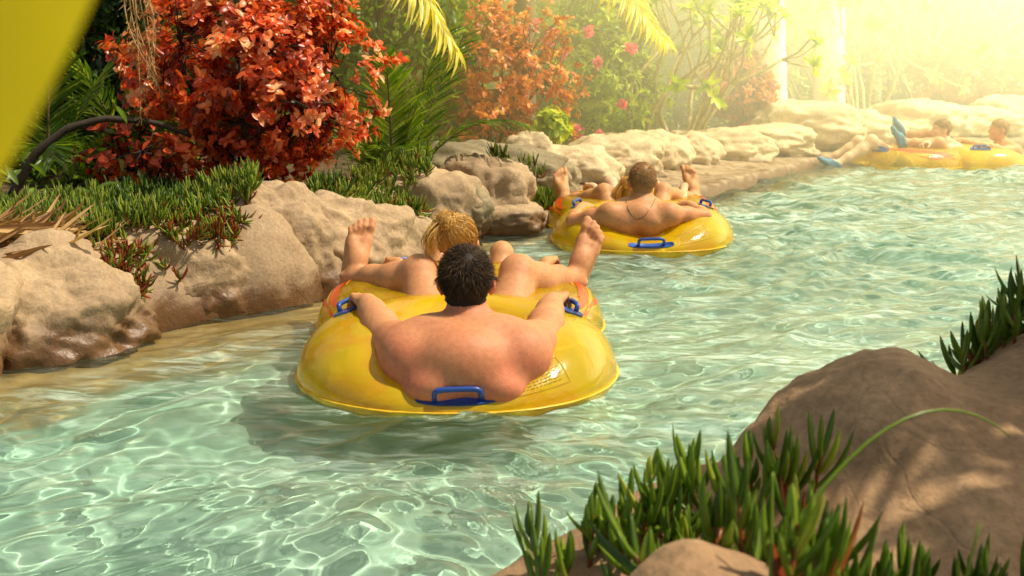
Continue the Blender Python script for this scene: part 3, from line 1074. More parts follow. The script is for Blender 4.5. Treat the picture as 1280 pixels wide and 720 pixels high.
def bun_hair(mat, n=5200):
    def go(root, J, s):
        J = dict(J, _bvh=None)
        b = Bag()
        r, fr, u = head_frame(J)
        V, F = ico(4)
        z = V[:, 2]
        ok = z > np.where(V[:, 1] > 0, 0.05 + 0.5 * np.clip(V[:, 1], 0, 1), -0.45)
        b.add(head_shell(J, s, V, 0.004), F[ok[F].all(1)], 0.2)
        bd = unit((-0.32, -0.50, 0.80))
        d = rand_dirs(n * 2, RNG)
        ok = d[:, 2] > np.where(d[:, 1] > 0, 0.05 + 0.5 * np.clip(d[:, 1], 0, 1), -0.55)
        d = d[ok][:n]
        m = len(d)
        t = np.linspace(0, 1, 8)
        lift = 0.006 + 0.008 * RNG.random(m)
        pts = np.zeros((m, 8, 3))
        loc = bd + RNG.normal(size=(m, 3)) * 0.1
        for q, tt in enumerate(t):
            dd = nrm(d * (1 - tt) + loc * tt + RNG.normal(size=(m, 3)) * 0.012)
            pts[:, q] = head_shell(J, s, dd, 0.001 + lift * min(1, tt * 2.5) + 0.014 * tt)
        strands(b, pts, 0.0024, np.clip(RNG.random(m) * 0.8 + 0.1, 0, 1))
        c = J['head'] + (r * bd[0] + fr * bd[1] + u * bd[2]) * 0.140 * s
        # the knot: looping strands, wisps sticking out of it, and a tail hanging to the left
        k = 1100
        ax = rand_dirs(k, RNG)
        e1 = nrm(np.cross(ax, rand_dirs(k, RNG)))
        e2 = np.cross(ax, e1)
        th = RNG.random(k)[:, None] * 6.28 + np.linspace(0, 2.6, 8)[None]
        rd = (0.026 + 0.024 * RNG.random(k))[:, None] * s
        pts = c + e1[:, None] * (np.cos(th) * rd)[..., None] + e2[:, None] * (np.sin(th) * rd)[..., None]
        strands(b, pts, 0.003, np.clip(RNG.random(k) * 0.6 + 0.4, 0, 1))
        k = 160
        dd = nrm(rand_dirs(k, RNG) + (u * 0.7 - fr * 0.3))
        t = np.linspace(0, 1, 5)
        pts = c + dd[:, None] * (0.02 + 0.045 * t)[None, :, None] * s + np.cross(dd, rand_dirs(k, RNG))[:, None] * (0.02 * t * t)[None, :, None]
        strands(b, pts, 0.0022, 0.5 + 0.5 * RNG.random(k))
        k = 420
        o = RNG.normal(size=(k, 3)) * 0.010
        t = np.linspace(0, 1, 7)
        endp = c - u * (0.10 + 0.05 * RNG.random(k))[:, None] * s - r * (0.035 + 0.02 * RNG.random(k))[:, None] - fr * 0.02
        st = c - r * 0.015
        pts = (st + o)[:, None] * (1 - t)[None, :, None] + (endp + o * 1.3)[:, None] * t[None, :, None] + (-r * 0.03 - fr * 0.03)[None, None] * (np.sin(t * 3.14))[None, :, None]
        strands(b, pts, 0.0024, RNG.random(k))
        b.build('hair', M[mat], root)
    return go


# ---------------------------------------------------------------- inflatable double tubes
def pvc_mat(name, clear, z_split):
    """thin clear yellow vinyl above the seam, solid yellow vinyl below it"""
    m, n, l, b, out = newmat(name)
    t = n.new('ShaderNodeTexCoord')
    sp = n.new('ShaderNodeSeparateXYZ')
    l.new(t.outputs['Object'], sp.inputs[0])
    wr = noise(n, l, 3.6, 4, 0.55, dist=1.8)
    drops = noise(n, l, 90, 2, 0.5)
    
    c = mixc(n, l, mrange(n, l, wr, 0.4, 0.62), (0.70, 0.38, 0.003), (1.0, 0.76, 0.012))  # darker streaks in the colour imitate refraction inside the tube
    l.new(c, b.inputs['Base Color'])
    b.inputs['Roughness'].default_value = 0.2
    b.inputs['Coat Weight'].default_value = 0.35
    b.inputs['Coat Roughness'].default_value = 0.06
    nn = bump(n, l, wr, 0.25, 0.03, None)
    nn = bump(n, l, drops, 0.12, 0.002, b.inputs['Normal'], nn)
    tr = n.new('ShaderNodeBsdfTransparent')
    l.new(mixc(n, l, mrange(n, l, wr, 0.35, 0.65), (1.0, 0.92, 0.35), (1.0, 0.97, 0.6)), tr.inputs[0])
    tl = n.new('ShaderNodeBsdfTranslucent')
    tl.inputs[0].default_value = (1.0, 0.76, 0.03, 1)
    m1 = n.new('ShaderNodeMixShader')
    m1.inputs[0].default_value = 0.22
    l.new(b.outputs[0], m1.inputs[1])
    l.new(tl.outputs[0], m1.inputs[2])
    gl = n.new('ShaderNodeBsdfGlossy')
    gl.inputs['Roughness'].default_value = 0.12
    l.new(nn, gl.inputs['Normal'])
    fre = n.new('ShaderNodeFresnel')
    fre.inputs[0].default_value = 1.5
    l.new(nn, fre.inputs['Normal'])
    m2 = n.new('ShaderNodeMixShader')
    fac = mathn(n, l, 'MULTIPLY', mrange(n, l, sp.outputs[2], z_split - 0.012, z_split + 0.012, 0.0, 1.0), mrange(n, l, wr, 0.36, 0.64, clear - 0.22, clear + 0.16))
    l.new(fac, m2.inputs[0])
    l.new(m1.outputs[0], m2.inputs[1])
    l.new(tr.outputs[0], m2.inputs[2])
    m3 = n.new('ShaderNodeMixShader')
    l.new(mathn(n, l, 'MULTIPLY', fre.outputs[0], 0.38), m3.inputs[0])
    l.new(m2.outputs[0], m3.inputs[1])
    l.new(gl.outputs[0], m3.inputs[2])
    l.new(m3.outputs[0], out.inputs[0])
    return m


SEAM_Z = 0.012
M['pvc'] = pvc_mat('yellow_vinyl', 0.38, SEAM_Z)
M['pvc_clear'] = pvc_mat('clear_yellow_vinyl', 0.60, SEAM_Z)
M['seam'] = simple('yellow_seam_vinyl', (0.72, 0.45, 0.02), 0.35, 0.2, 30)
M['handle'] = simple('blue_handle_plastic', (0.02, 0.065, 0.30), 0.35, 0.12, 20)
M['handle_base'] = simple('blue_patch_vinyl', (0.03, 0.10, 0.42), 0.4, 0.12, 20)
M['print'] = foliage('flame_print', [(0, (0.75, 0.06, 0.015)), (0.55, (0.85, 0.16, 0.015)), (0.8, (0.85, 0.42, 0.02)), (1, (0.03, 0.02, 0.015))], 0.3, 0.2, 1.0)
M['ink'] = simple('printed_ink', (0.42, 0.25, 0.01), 0.4, 0.2)

RING = dict(rear=dict(c=(0.0, 0.0), Rm=0.335, r=0.205, dent=0.70), front=dict(c=(-0.02, 0.69), Rm=0.375, r=0.195, dent=0.0))


def ring_pt(ring, a, b, off=0.0):
    """a: angle around the ring (0 = +x), b: angle around the tube (0 outwards, pi/2 top); local coordinates of the tube"""
    q = RING[ring]
    a = np.asarray(a, float)
    b = np.asarray(b, float)
    dent = q['dent'] * np.exp(-(((a + math.pi / 2 + math.pi) % (2 * math.pi) - math.pi) / 0.68) ** 2)
    rr = q['r'] + off
    x = q['c'][0] + (q['Rm'] + rr * np.cos(b)) * np.cos(a)
    y = q['c'][1] + (q['Rm'] + rr * np.cos(b) - 0.05 * dent) * np.sin(a)
    zz = rr * np.sin(b) * (1 - dent * (np.sin(b) > 0)) * np.where(np.sin(b) > 0, 0.93, 0.7)
    return np.stack([x, y, SEAM_Z + zz], -1)


def make_tube(loc, rz, label, group):
    root = empty('double_river_tube', (0, 0, 0), label, 'tube', group)
    for ring, mt in (('rear', 'pvc'), ('front', 'pvc_clear')):
        na, nb = 144, 48
        a = np.arange(na) * 2 * math.pi / na
        b = np.arange(nb) * 2 * math.pi / nb
        A, Bb = np.meshgrid(a, b, indexing='ij')
        V = ring_pt(ring, A, Bb)
        V[..., :] += (fbm(V.reshape(-1, 3) * 5, 3).reshape(na, nb, 1)) * 0.004 * np.stack([np.cos(A) * np.cos(Bb), np.sin(A) * np.cos(Bb), np.sin(Bb)], -1)
        I, Jx = np.meshgrid(np.arange(na), np.arange(nb), indexing='ij')
        F = np.stack([I * nb + Jx, ((I + 1) % na) * nb + Jx, ((I + 1) % na) * nb + (Jx + 1) % nb, I * nb + (Jx + 1) % nb], -1).reshape(-1, 4)
        o = mesh('inflated_ring', V.reshape(-1, 3), F, M[mt], root)
        # welded seam flange
        q = RING[ring]
        sb = Bag()
        aa = np.linspace(0, 2 * math.pi, 160, endpoint=False)
        rows = []
        for off, dz in ((-0.004, 0.002), (0.009, 0.002), (0.009, -0.002), (-0.004, -0.002)):
            p = ring_pt(ring, aa, 0 * aa, off)
            p[:, 2] += dz + 0.004 * fbm(np.stack([np.cos(aa) * 6, np.sin(aa) * 6, aa * 0], -1), 2) * (off > 0)
            rows.append(p)
        Vv = np.stack(rows, 1).reshape(-1, 3)
        I, Jx = np.meshgrid(np.arange(160), np.arange(4), indexing='ij')
        F = np.stack([I * 4 + Jx, ((I + 1) % 160) * 4 + Jx, ((I + 1) % 160) * 4 + (Jx + 1) % 4, I * 4 + (Jx + 1) % 4], -1).reshape(-1, 4)
        sb.add(Vv, F)
        sb.build('seam', M['seam'], o)
    # flame print along the outer upper side of the front ring
    pb = Bag()
    rng = np.random.default_rng(3)
    def streak(a0, a1, b0, b1, wd, tn):
        n = 40
        t = np.linspace(0, 1, n)
        a = a0 + (a1 - a0) * t
        bc = b0 + (b1 - b0) * t + 0.05 * np.sin(t * 9 + a0 * 3)
        ww = wd * np.sin(math.pi * np.clip(t, 0.0, 1)) ** 0.6 * (0.8 + 0.3 * np.sin(t * 14))
        V = np.stack([ring_pt('front', a, bc - ww, 0.003), ring_pt('front', a, bc + ww, 0.003)], 1).reshape(-1, 3)
        i = np.arange(n - 1) * 2
        pb.add(V, np.stack([i, i + 1, i + 3, i + 2], -1), tn)
    for sgn in (0, 1):
        f = (lambda x: x) if sgn == 0 else (lambda x: math.pi - x)
        streak(f(-0.55), f(0.9), 0.75, 1.25, 0.17, 0.3)
        streak(f(-0.45), f(0.6), 0.60, 1.02, 0.085, 0.78)
        streak(f(-0.40), f(1.2), 0.95, 1.45, 0.10, 0.12)
        streak(f(-0.60), f(0.2), 0.52, 0.66, 0.06, 0.25)
        streak(f(-0.2), f(0.9), 1.2, 1.7, 0.055, 0.72)
        for k in range(5): streak(f(0.3 + 0.25 * k), f(0.62 + 0.27 * k), 1.0 + 0.06 * k, 1.5, 0.03, 0.5 * rng.random())
    for o in root.children:
        if len(o.data.materials) and o.data.materials[0] == M['pvc_clear']: front = o
        else: rear = o
    pb.build('flame_print', M['print'], front)
    # warning box printed on the rear ring
    ib = Bag()
    def line(a0, b0, a1, b1, wd=0.0022):
        t = np.linspace(0, 1, 14)
        p = ring_pt('rear', a0 + (a1 - a0) * t, b0 + (b1 - b0) * t, 0.0025)
        d = nrm(np.gradient(p, axis=0))
        nn = ring_pt('rear', a0 + (a1 - a0) * t, b0 + (b1 - b0) * t, 0.01) - p
        sde = nrm(np.cross(d, nn)) * wd / 2
        V = np.stack([p - sde, p + sde], 1).reshape(-1, 3)
        i = np.arange(13) * 2
        ib.add(V, np.stack([i, i + 1, i + 3, i + 2], -1))
    a0, a1, b0, b1 = -1.22, -0.80, 0.40, 0.95
    line(a0, b0, a1, b0); line(a0, b1, a1, b1); line(a0, b0, a0, b1); line(a1, b0, a1, b1)
    for k in range(7):
        bb = b1 - 0.05 - k * 0.066
        x = a0 + 0.03
        while x < a1 - 0.05:
            ln = 0.012 + 0.02 * rng.random()
            line(x, bb, x + ln, bb, 0.0026)
            x += ln + 0.010
    ib.build('printed_notice', M['ink'], rear)
    # handles: patch + moulded loop
    for ring, a, b in (('rear', -math.pi / 2 + 0.045, 0.55), ('rear', math.pi - 0.30, 1.25), ('rear', 0.30, 1.25), ('front', math.pi - 1.05, 1.1), ('front', 1.05, 1.1)):
        c = ring_pt(ring, a, b, 0.004)
        ta = unit(ring_pt(ring, a + 0.02, b) - ring_pt(ring, a - 0.02, b))
        tb = ring_pt(ring, a, b + 0.02) - ring_pt(ring, a, b - 0.02)
        no = unit(np.cross(ta, tb))
        if no[2] < 0: no = -no
        tb = unit(np.cross(no, ta))
        hb = Bag()
        # rounded loop
        pts = []
        hw, hh = 0.070, (0.042 if b < 1 else 0.026)
        for t in np.linspace(0, 1, 25):
            ang = math.pi * (1 - t)
            x = hw * math.copysign(abs(math.cos(ang)) ** 0.35, math.cos(ang))
            z = hh * abs(math.sin(ang)) ** 0.35
            pts.append(c + ta * x + no * (z + 0.002) + tb * 0.0)
        bag_tube(hb, pts, 0.0088, 10)
        ho = hb.build('handle', M['handle'], root)
        pbg = Bag()
        top, bot = [], []
        for k in range(40):
            ang = k * 2 * math.pi / 40
            x = 0.108 * math.copysign(abs(math.cos(ang)) ** 0.5, math.cos(ang))
            y = 0.034 * math.copysign(abs(math.sin(ang)) ** 0.5, math.sin(ang))
            s0 = ring_pt(ring, a + x / (RING[ring]['Rm'] + 0.1), b + y / 0.2, 0.006)
            top.append(s0); bot.append(s0 - no * 0.012)
        V = np.array(top + bot + [c + no * 0.004])
        i = np.arange(40)
        pbg.add(V, np.stack([i, (i + 1) % 40, (i + 1) % 40 + 40, i + 40], -1))
        pbg.F.setdefault(3, []).append(np.stack([i, (i + 1) % 40, np.full(40, 80)], -1)); pbg.M.setdefault(3, []).append(np.zeros(40, int))
        pbg.build('handle_patch', M['handle_base'], ho)
    root.location = loc
    root.rotation_euler = (0, 0, rz)
    return root


def copy_thing(o, loc, rz, label):
    c = o.copy()
    COL.objects.link(c)
    c.location = loc
    c.rotation_euler = (0, 0, rz)
    c['label'] = label
    for ch in list(o.children):
        k = ch.copy()
        COL.objects.link(k)
        k.parent = c
        for g in list(ch.children):
            q = g.copy()
            COL.objects.link(q)
            q.parent = k
    return c


# ------------------------------------------------------------------ tubes and riders
TG = 'yellow double tubes drifting on the river'
TUBES = [(-0.185, 3.70, 0.0), (0.775, 6.62, R(-3)), (4.85, 11.75, R(90)), (8.3, 17.0, R(70)), (5.80, 9.0, R(62))]
t1 = make_tube((TUBES[0][0], TUBES[0][1], 0), TUBES[0][2], 'nearest yellow double tube, with a black-haired man lying in it', TG)
copy_thing(t1, (TUBES[1][0], TUBES[1][1], 0), TUBES[1][2], 'yellow double tube in mid river under the man with short ginger hair')
copy_thing(t1, (TUBES[2][0], TUBES[2][1], 0), TUBES[2][2], 'yellow double tube lying side-on in the haze by the far ledge')
copy_thing(t1, (TUBES[3][0], TUBES[3][1], 0), TUBES[3][2], 'farthest yellow tube, half hidden behind the hazy side-on one')
copy_thing(t1, (TUBES[4][0], TUBES[4][1], 0), TUBES[4][2], 'yellow tube cut off by the right edge, one blue shoe above it')

RG = 'people riding tubes'
# the man in the near tube
J1 = dict(head=P(583, 352, 3.47), face=(0.02, 0.99, 0.06), head_up=(-0.01, -0.06, 1.0), neck=P(586, 418, 3.40), chest=P(582, 462, 3.42), pelvis=(-0.16, 3.93, -0.09),
          shL=P(511, 443, 3.37), shR=P(652, 443, 3.37), elL=P(482, 420, 3.55), elR=P(679, 418, 3.55), wrL=P(460, 380, 3.73), wrR=P(690, 379, 3.73),
          hdL=(-0.35, 0.85, 0.05), hdR=(0.22, 0.85, 0.05), palmL=(-0.35, 0.2, -1), palmR=(0.35, 0.2, -1),
          hipL=(-0.255, 3.90, -0.05), hipR=(-0.055, 3.90, -0.05), knL=P(524, 343, 4.20), knR=P(648, 343, 4.20), anL=P(443, 348, 4.44), anR=P(717, 349, 4.44),
          toeL=(0.20, 0.16, 0.93), toeR=(0.32, 0.10, 0.93), soleL=(-0.35, 1.0, -0.2), soleR=(0.2, 1.0, -0.25), medL=(1, 0, 0.2), medR=(-1, 0, 0.3))
DIRS = ('face', 'head_up', 'hdL', 'hdR', 'palmL', 'palmR', 'toeL', 'toeR', 'soleL', 'soleR', 'medL', 'medR')
REAR = {k: (A3(v) if k in DIRS else A3(v) - np.array([TUBES[0][0], TUBES[0][1], 0])) for k, v in J1.items()}
FRONT = dict(REAR)
for k in ('head', 'neck', 'chest', 'shL', 'shR', 'pelvis', 'hipL', 'hipR', 'elL', 'elR', 'wrL', 'wrR'): FRONT[k] = REAR[k] + np.array([0.015, 0.735, 0.02])
FRONT.update(knL=np.array([-0.17, 1.20, 0.24]), knR=np.array([0.15, 1.20, 0.24]), anL=np.array([-0.21, 1.52, 0.03]), anR=np.array([0.17, 1.54, 0.02]),
             toeL=A3((-0.1, 0.85, 0.5)), toeR=A3((0.1, 0.85, 0.5)), soleL=A3((0, 0.5, -0.85)), soleR=A3((0, 0.5, -0.85)))


def squeeze(L, k):
    """the same pose on a smaller person"""
    L = dict(L)
    o = L['pelvis']
    for q in L:
        if q in DIRS: continue
        f = k if q[:2] in ('he', 'ne', 'ch', 'sh', 'pe', 'hi', 'kn', 'an') else (k + 1) / 2
        L[q] = o + (L[q] - o) * f
    return L


def place(L, tube_i, **mods):
    x, y, a = TUBES[tube_i]
    Rz = np.array([[math.cos(a), -math.sin(a), 0], [math.sin(a), math.cos(a), 0], [0, 0, 1]])
    L = dict(L)
    L.update({k: A3(v) for k, v in mods.items()})
    return {k: (Rz @ v if k in DIRS else Rz @ v + np.array([x, y, 0])) for k, v in L.items()}


man1, body1, _ = build_person('person', J1, 'black-haired bare-backed man lying back in the nearest tube, feet on its rim', RG, 0.0055, 'skin_red', short_hair('hair_black', 0.024, 15000, 0.0014), build=1.10, size=1.05, arm=1.12)
W1 = place(squeeze(FRONT, 0.9), 0)
hd = A3(P(573, 304, 4.28))
dlt = hd - W1['head']
for k in ('head', 'neck', 'chest', 'shL', 'shR'): W1[k] = W1[k] + dlt * (1.0 if k != 'chest' else 0.6)
W1['head'] = hd
W1['neck'] = hd + np.array([0.0, -0.02, -0.165])
build_person('person', W1, 'blond woman with her hair in a messy bun, seated in front of the black-haired man', RG, 0.007, 'skin_tan', bun_hair('hair_blond'), female=True, build=0.86, size=0.92)
# second tube
J2 = {k: v for k, v in place(REAR, 1).items()}
J2.update({k: A3(v) for k, v in dict(head=P(803, 227, 6.42), face=(0.05, 0.99, 0.02), head_up=(0.02, -0.02, 1), neck=P(801, 257, 6.36), chest=P(797, 277, 6.42),
          shL=P(763, 268, 6.32), shR=P(836, 268, 6.32), elL=P(716, 276, 6.42), elR=P(881, 270, 6.42), wrL=P(727, 259, 6.62), wrR=P(862, 257, 6.62),
          hdL=(0.5, 0.85, 0.05), hdR=(-0.5, 0.85, 0.05), palmL=(-0.2, 0.2, -1), palmR=(0.2, 0.2, -1), hipL=(0.68, 6.84, -0.05), hipR=(0.88, 6.84, -0.05), pelvis=(0.78, 6.86, -0.09),
          knL=P(755, 241, 7.10), knR=P(829, 240, 7.12), anL=P(706, 251, 7.34), anR=P(867, 248, 7.36), toeL=(-0.05, 0.3, 0.9), toeR=(-0.18, 0.25, 0.93)).items()})
man2, body2, J2 = build_person('person', J2, 'man with short ginger hair and a thin cord round his neck, in the second tube', RG, 0.007, 'skin_tan', short_hair('hair_ginger', 0.014, 12000, 0.0016, cap=0.45), build=0.85, size=1.0)
W2 = place(squeeze(FRONT, 0.9), 1)
dlt = A3(P(790, 246, 7.12)) - W2['head']
for k in ('head', 'neck', 'chest', 'shL', 'shR'): W2[k] = W2[k] + dlt
build_person('person', W2, 'brown-haired rider mostly hidden in front of the man with the neck cord', RG, 0.008, 'skin_fair', bun_hair('hair_blond', 2500), female=True, build=0.86, size=0.92, eyes=True)
# cord around the neck of the second man
bv = BVHTree.FromPolygons([tuple(v.co) for v in body2.data.vertices], [tuple(p.vertices) for p in body2.data.polygons])
off = man2.location
cpts = []
for u_, v_, y_ in ((783, 254, 6.33), (785, 262, 6.28), (790, 270, 6.24), (796, 278, 6.2), (802, 274, 6.2), (808, 268, 6.24), (814, 260, 6.3), (817, 252, 6.35)):
    q = P(u_, v_, y_) - off
    h = bv.find_nearest(q)
    cpts.append(A3(h[0] + h[1] * 0.004 + off))
cb = Bag()
t_ = np.linspace(0, len(cpts) - 1, 40)
cp = np.stack([np.interp(t_, range(len(cpts)), [c[i] for c in cpts]) for i in range(3)], 1)
bag_tube(cb, cp, 0.0014, 5)
cb.build('necklace', M['cord'], man2)
# third tube, side-on
build_person('person', place(REAR, 2, knL=(-0.26, 0.50, 0.24), knR=(0.22, 0.44, 0.30), anL=(-0.24, 0.84, 0.25), anR=(0.30, 0.66, 0.30), toeL=(-0.1, 0.45, 0.85), toeR=(0.05, 0.35, 0.9), soleL=(0, 0.9, -0.4), soleR=(0, 0.95, -0.3)),
             'person leaning back in the rear of the side-on tube, blue shoes lifted', RG, 0.010, 'skin_tan', short_hair('hair_ginger', 0.02, 1500, 0.004, cap=0.4), shoes=True, eyes=False)
F3 = {k: (v if k in DIRS or k[:2] in ('kn', 'an') else v + np.array([0, -0.16, 0])) for k, v in squeeze(FRONT, 0.96).items()}
build_person('person', place(F3, 2, anL=(-0.30, 1.53, 0.035), knL=(-0.22, 1.17, 0.26)), 'light-haired person in the front of the side-on tube, one blue shoe down at the water', RG, 0.010, 'skin_fair', short_hair('hair_ginger', 0.02, 1500, 0.004), shoes=True, eyes=False)
build_person('person', place(REAR, 3), 'farthest bather, sitting in the half-hidden tube at the hazy right edge', RG, 0.011, 'skin_fair', short_hair('hair_brown', 0.02, 900, 0.005), eyes=False)
build_person('person', place(squeeze(FRONT, 0.96), 4, anR=(0.12, 1.30, 0.22), anL=(-0.22, 1.22, 0.24)), 'rider almost wholly beyond the right edge, a blue shoe on the tube rim', RG, 0.010, 'skin_tan', short_hair('hair_brown', 0.02, 900, 0.005), shoes=True, eyes=False)


# ------------------------------------------------------------------ land, river bed, ledge, water
def sdist(X, Y, line):
    """signed distance to an open polyline: positive on its left side"""
    line = np.asarray(line, float)
    best = np.full(X.shape, 1e9)
    sg = np.zeros(X.shape)
    for a, b in zip(line[:-1], line[1:]):
        d = b - a
        L = d @ d
        t = np.clip(((X - a[0]) * d[0] + (Y - a[1]) * d[1]) / L, 0, 1)
        px, py = X - a[0] - t * d[0], Y - a[1] - t * d[1]
        q = px * px + py * py
        cr = d[0] * (Y - a[1]) - d[1] * (X - a[0])
        m = q < best
        best = np.where(m, q, best)
        sg = np.where(m, np.sign(cr), sg)
    return np.sqrt(best) * sg


def xy(u, v): 
    p = PZ(u, v, 0)
    return (p.x, p.y)


LEFT = [(-6.0, -2.0), (-3.6, 1.6), xy(-60, 475), xy(0, 455), xy(150, 425), xy(300, 392), xy(385, 378), xy(470, 330), xy(560, 300), xy(620, 291), xy(690, 284), xy(800, 262),
        xy(900, 243), xy(960, 226), xy(1040, 205), (5.6, 13.6), (8.5, 16.0), (13, 18.5), (24, 22)]
RIGHT = [(-1.6, -3.0), (-0.5, 0.4), (0.0, 1.6), (0.5, 2.1), (1.3, 2.9), (2.3, 3.7), (4.2, 5.5), (6.8, 8.0), (9.5, 10.4), (14, 13.0), (24, 16)]


def sstep(a, b, x):
    t = np.clip((x - a) / (b - a), 0, 1)
    return t * t * (3 - 2 * t)


def land_z(X, Y):
    dl = sdist(X, Y, LEFT)
    dr = -sdist(X, Y, RIGHT)
    far = sstep(6.1, 6.9, Y)
    bank_near = -0.42 + 0.34 * sstep(-0.60, -0.08, dl) + 0.40 * sstep(0.0, 0.8, dl) + 0.10 * sstep(0.8, 3, dl)
    bank_far = -0.42 + 0.26 * sstep(-0.5, -0.06, dl) + 0.24 * sstep(-0.05, 0.08, dl) + 0.10 * sstep(0.1, 1.7, dl) + 0.18 * sstep(1.5, 3.2, dl)
    zl = bank_near * (1 - far) + bank_far * far
    zr = -0.42 + 0.36 * sstep(-0.5, 0.0, dr) + 0.34 * sstep(0, 0.6, dr)
    return np.maximum(zl, zr), dl, dr


xs = np.concatenate([np.arange(-9, -2.5, 0.12), np.arange(-2.5, 6, 0.04), np.arange(6, 26, 0.12)])
ys = np.concatenate([np.arange(-3, 1.5, 0.1), np.arange(1.5, 14, 0.045), np.arange(14, 34, 0.12)])
GX, GY = np.meshgrid(xs, ys)
GZ, GL, GR = land_z(GX, GY)
rough = fbm(np.stack([GX.ravel() * 2.2, GY.ravel() * 2.2, 0 * GX.ravel()], -1), 4).reshape(GX.shape)
GZ = GZ + rough * np.where(GZ > -0.2, 0.035, 0.01)
VV = np.stack([GX, GY, GZ], -1).reshape(-1, 3)
ny_, nx_ = GX.shape
ii = np.arange(ny_ * nx_).reshape(ny_, nx_)
FF = np.stack([ii[:-1, :-1], ii[:-1, 1:], ii[1:, 1:], ii[1:, :-1]], -1).reshape(-1, 4)
fz = GZ.ravel()[FF].mean(1)
fl = GL.ravel()[FF].mean(1)
fr_ = GR.ravel()[FF].mean(1)
fy = GY.ravel()[FF].mean(1)
is_led = (fl > -0.12) & (fl < 1.75) & (fy > 6.3)
is_bed = (fz < -0.06) & ~is_led
is_gr = ~is_led & ~is_bed


def mat_bed():
    m, n, l, b, out = newmat('pool_bed')
    g = n.new('ShaderNodeNewGeometry')
    sp = n.new('ShaderNodeSeparateXYZ')
    l.new(g.outputs['Position'], sp.inputs[0])
    nz = noise(n, l, 1.3, 4, 0.6, vec=g.outputs['Position'])
    c = mixc(n, l, mrange(n, l, nz, 0.35, 0.65), (0.37, 0.59, 0.465), (0.54, 0.73, 0.60))
    fine = noise(n, l, 30, 5, 0.6, vec=g.outputs['Position'])
    sand = mixc(n, l, fine, (0.30, 0.17, 0.05), (0.52, 0.34, 0.11))
    zz = mathn(n, l, 'ADD', sp.outputs[2], mrange(n, l, nz, 0.3, 0.7, -0.06, 0.06))
    c = mixc(n, l, mrange(n, l, zz, -0.36, -0.24, 0, 1, True), c, sand)
    l.new(c, b.inputs['Base Color'])
    b.inputs['Roughness'].default_value = 0.9
    return m


def submesh(name, mask, mat, kind='structure'):
    f = FF[mask]
    u, inv = np.unique(f.ravel(), return_inverse=True)
    o = mesh(name, VV[u], inv.reshape(f.shape), mat)
    return tag(o, kind=kind)


bed = submesh('river_bed', is_bed, mat_bed())
bed.cycles.is_caustics_receiver = True
M['ledge'] = mat_rock('concrete_ledge_stone', (0.50, 0.39, 0.25), (0.34, 0.25, 0.15), 0.07)
ledge = submesh('river_ledge', is_led, M['ledge'])
ground = submesh('ground', is_gr, M['soil'])

# ---- water: real waves; clear near the camera, whiter with suspended bubbles where the current is rough
wr_ = np.random.default_rng(1)
WAVES = []
for k in range(62):
    Lw = 0.075 * 2 ** (wr_.random() * 3.7)
    a_ = wr_.normal(0, 1.0) + 2.05
    WAVES.append((2 * math.pi / Lw * math.cos(a_), 2 * math.pi / Lw * math.sin(a_), wr_.random() * 6.28, Lw * 0.0046 * (1.5 if Lw < 0.3 else 0.85)))


def wave_z(X, Y):
    X2 = X + 0.14 * np.sin(Y * 2.1 + 0.6 * np.sin(X * 1.3)) + 0.05 * np.sin(Y * 5.3 + X * 3.1)
    Y2 = Y + 0.14 * np.sin(X * 2.7 + 0.5 * np.sin(Y * 1.9)) + 0.05 * np.sin(X * 6.1 - Y * 2.3)
    Z = np.zeros_like(X)
    for kx, ky, p, a in WAVES: Z += a * np.sin(kx * X2 + ky * Y2 + p)
    amp = 0.55 + 0.75 * sstep(-0.35, 0.45, fbm(np.stack([X.ravel() * 0.75, Y.ravel() * 0.55, 0 * X.ravel() + 3.3], -1), 2).reshape(X.shape))
    amp = amp * (0.75 + 0.5 * sstep(-0.2, 1.2, X - 0.25 * Y + 0.8))
    return Z * amp * (1.0 + 0.35 * sstep(4.5, 6.5, Y))


wb = Bag()


def in_tube(X, Y):
    m = np.zeros(X.shape, bool)
    for x, y, a in TUBES:
        lx = math.cos(a) * (X - x) + math.sin(a) * (Y - y)
        ly = -math.sin(a) * (X - x) + math.cos(a) * (Y - y)
        for q in RING.values():
            rr = np.hypot(lx - q['c'][0], ly - q['c'][1])
            m |= np.abs(rr - q['Rm']) < q['r'] - 0.035
    return m


for x0, x1, y0, y1, st in ((-3.2, 2.6, 1.3, 7.0, 0.0125), (2.6, 10, 1.3, 7.0, 0.03), (-3.2, 14, 7.0, 19.0, 0.028), (-5, -3.2, 0, 7, 0.05), (-3.2, 6, -1, 1.3, 0.05)):
    nx = int((x1 - x0) / st) + 1
    ny = int((y1 - y0) / st) + 1
    X, Y = np.meshgrid(np.linspace(x0, x1, nx), np.linspace(y0, y1, ny))
    Z = wave_z(X, Y)
    i = np.arange(nx * ny).reshape(ny, nx)
    F = np.stack([i[:-1, :-1], i[:-1, 1:], i[1:, 1:], i[1:, :-1]], -1).reshape(-1, 4)
    cx, cy = X.ravel()[F].mean(1), Y.ravel()[F].mean(1)
    keep = ~in_tube(cx, cy) & (sdist(cx, cy, LEFT) < 0.45) & (sdist(cx, cy, RIGHT) > -0.7)
    F = F[keep]
    u, inv = np.unique(F.ravel(), return_inverse=True)
    wb.add(np.stack([X, Y, Z], -1).reshape(-1, 3)[u], inv.reshape(F.shape))


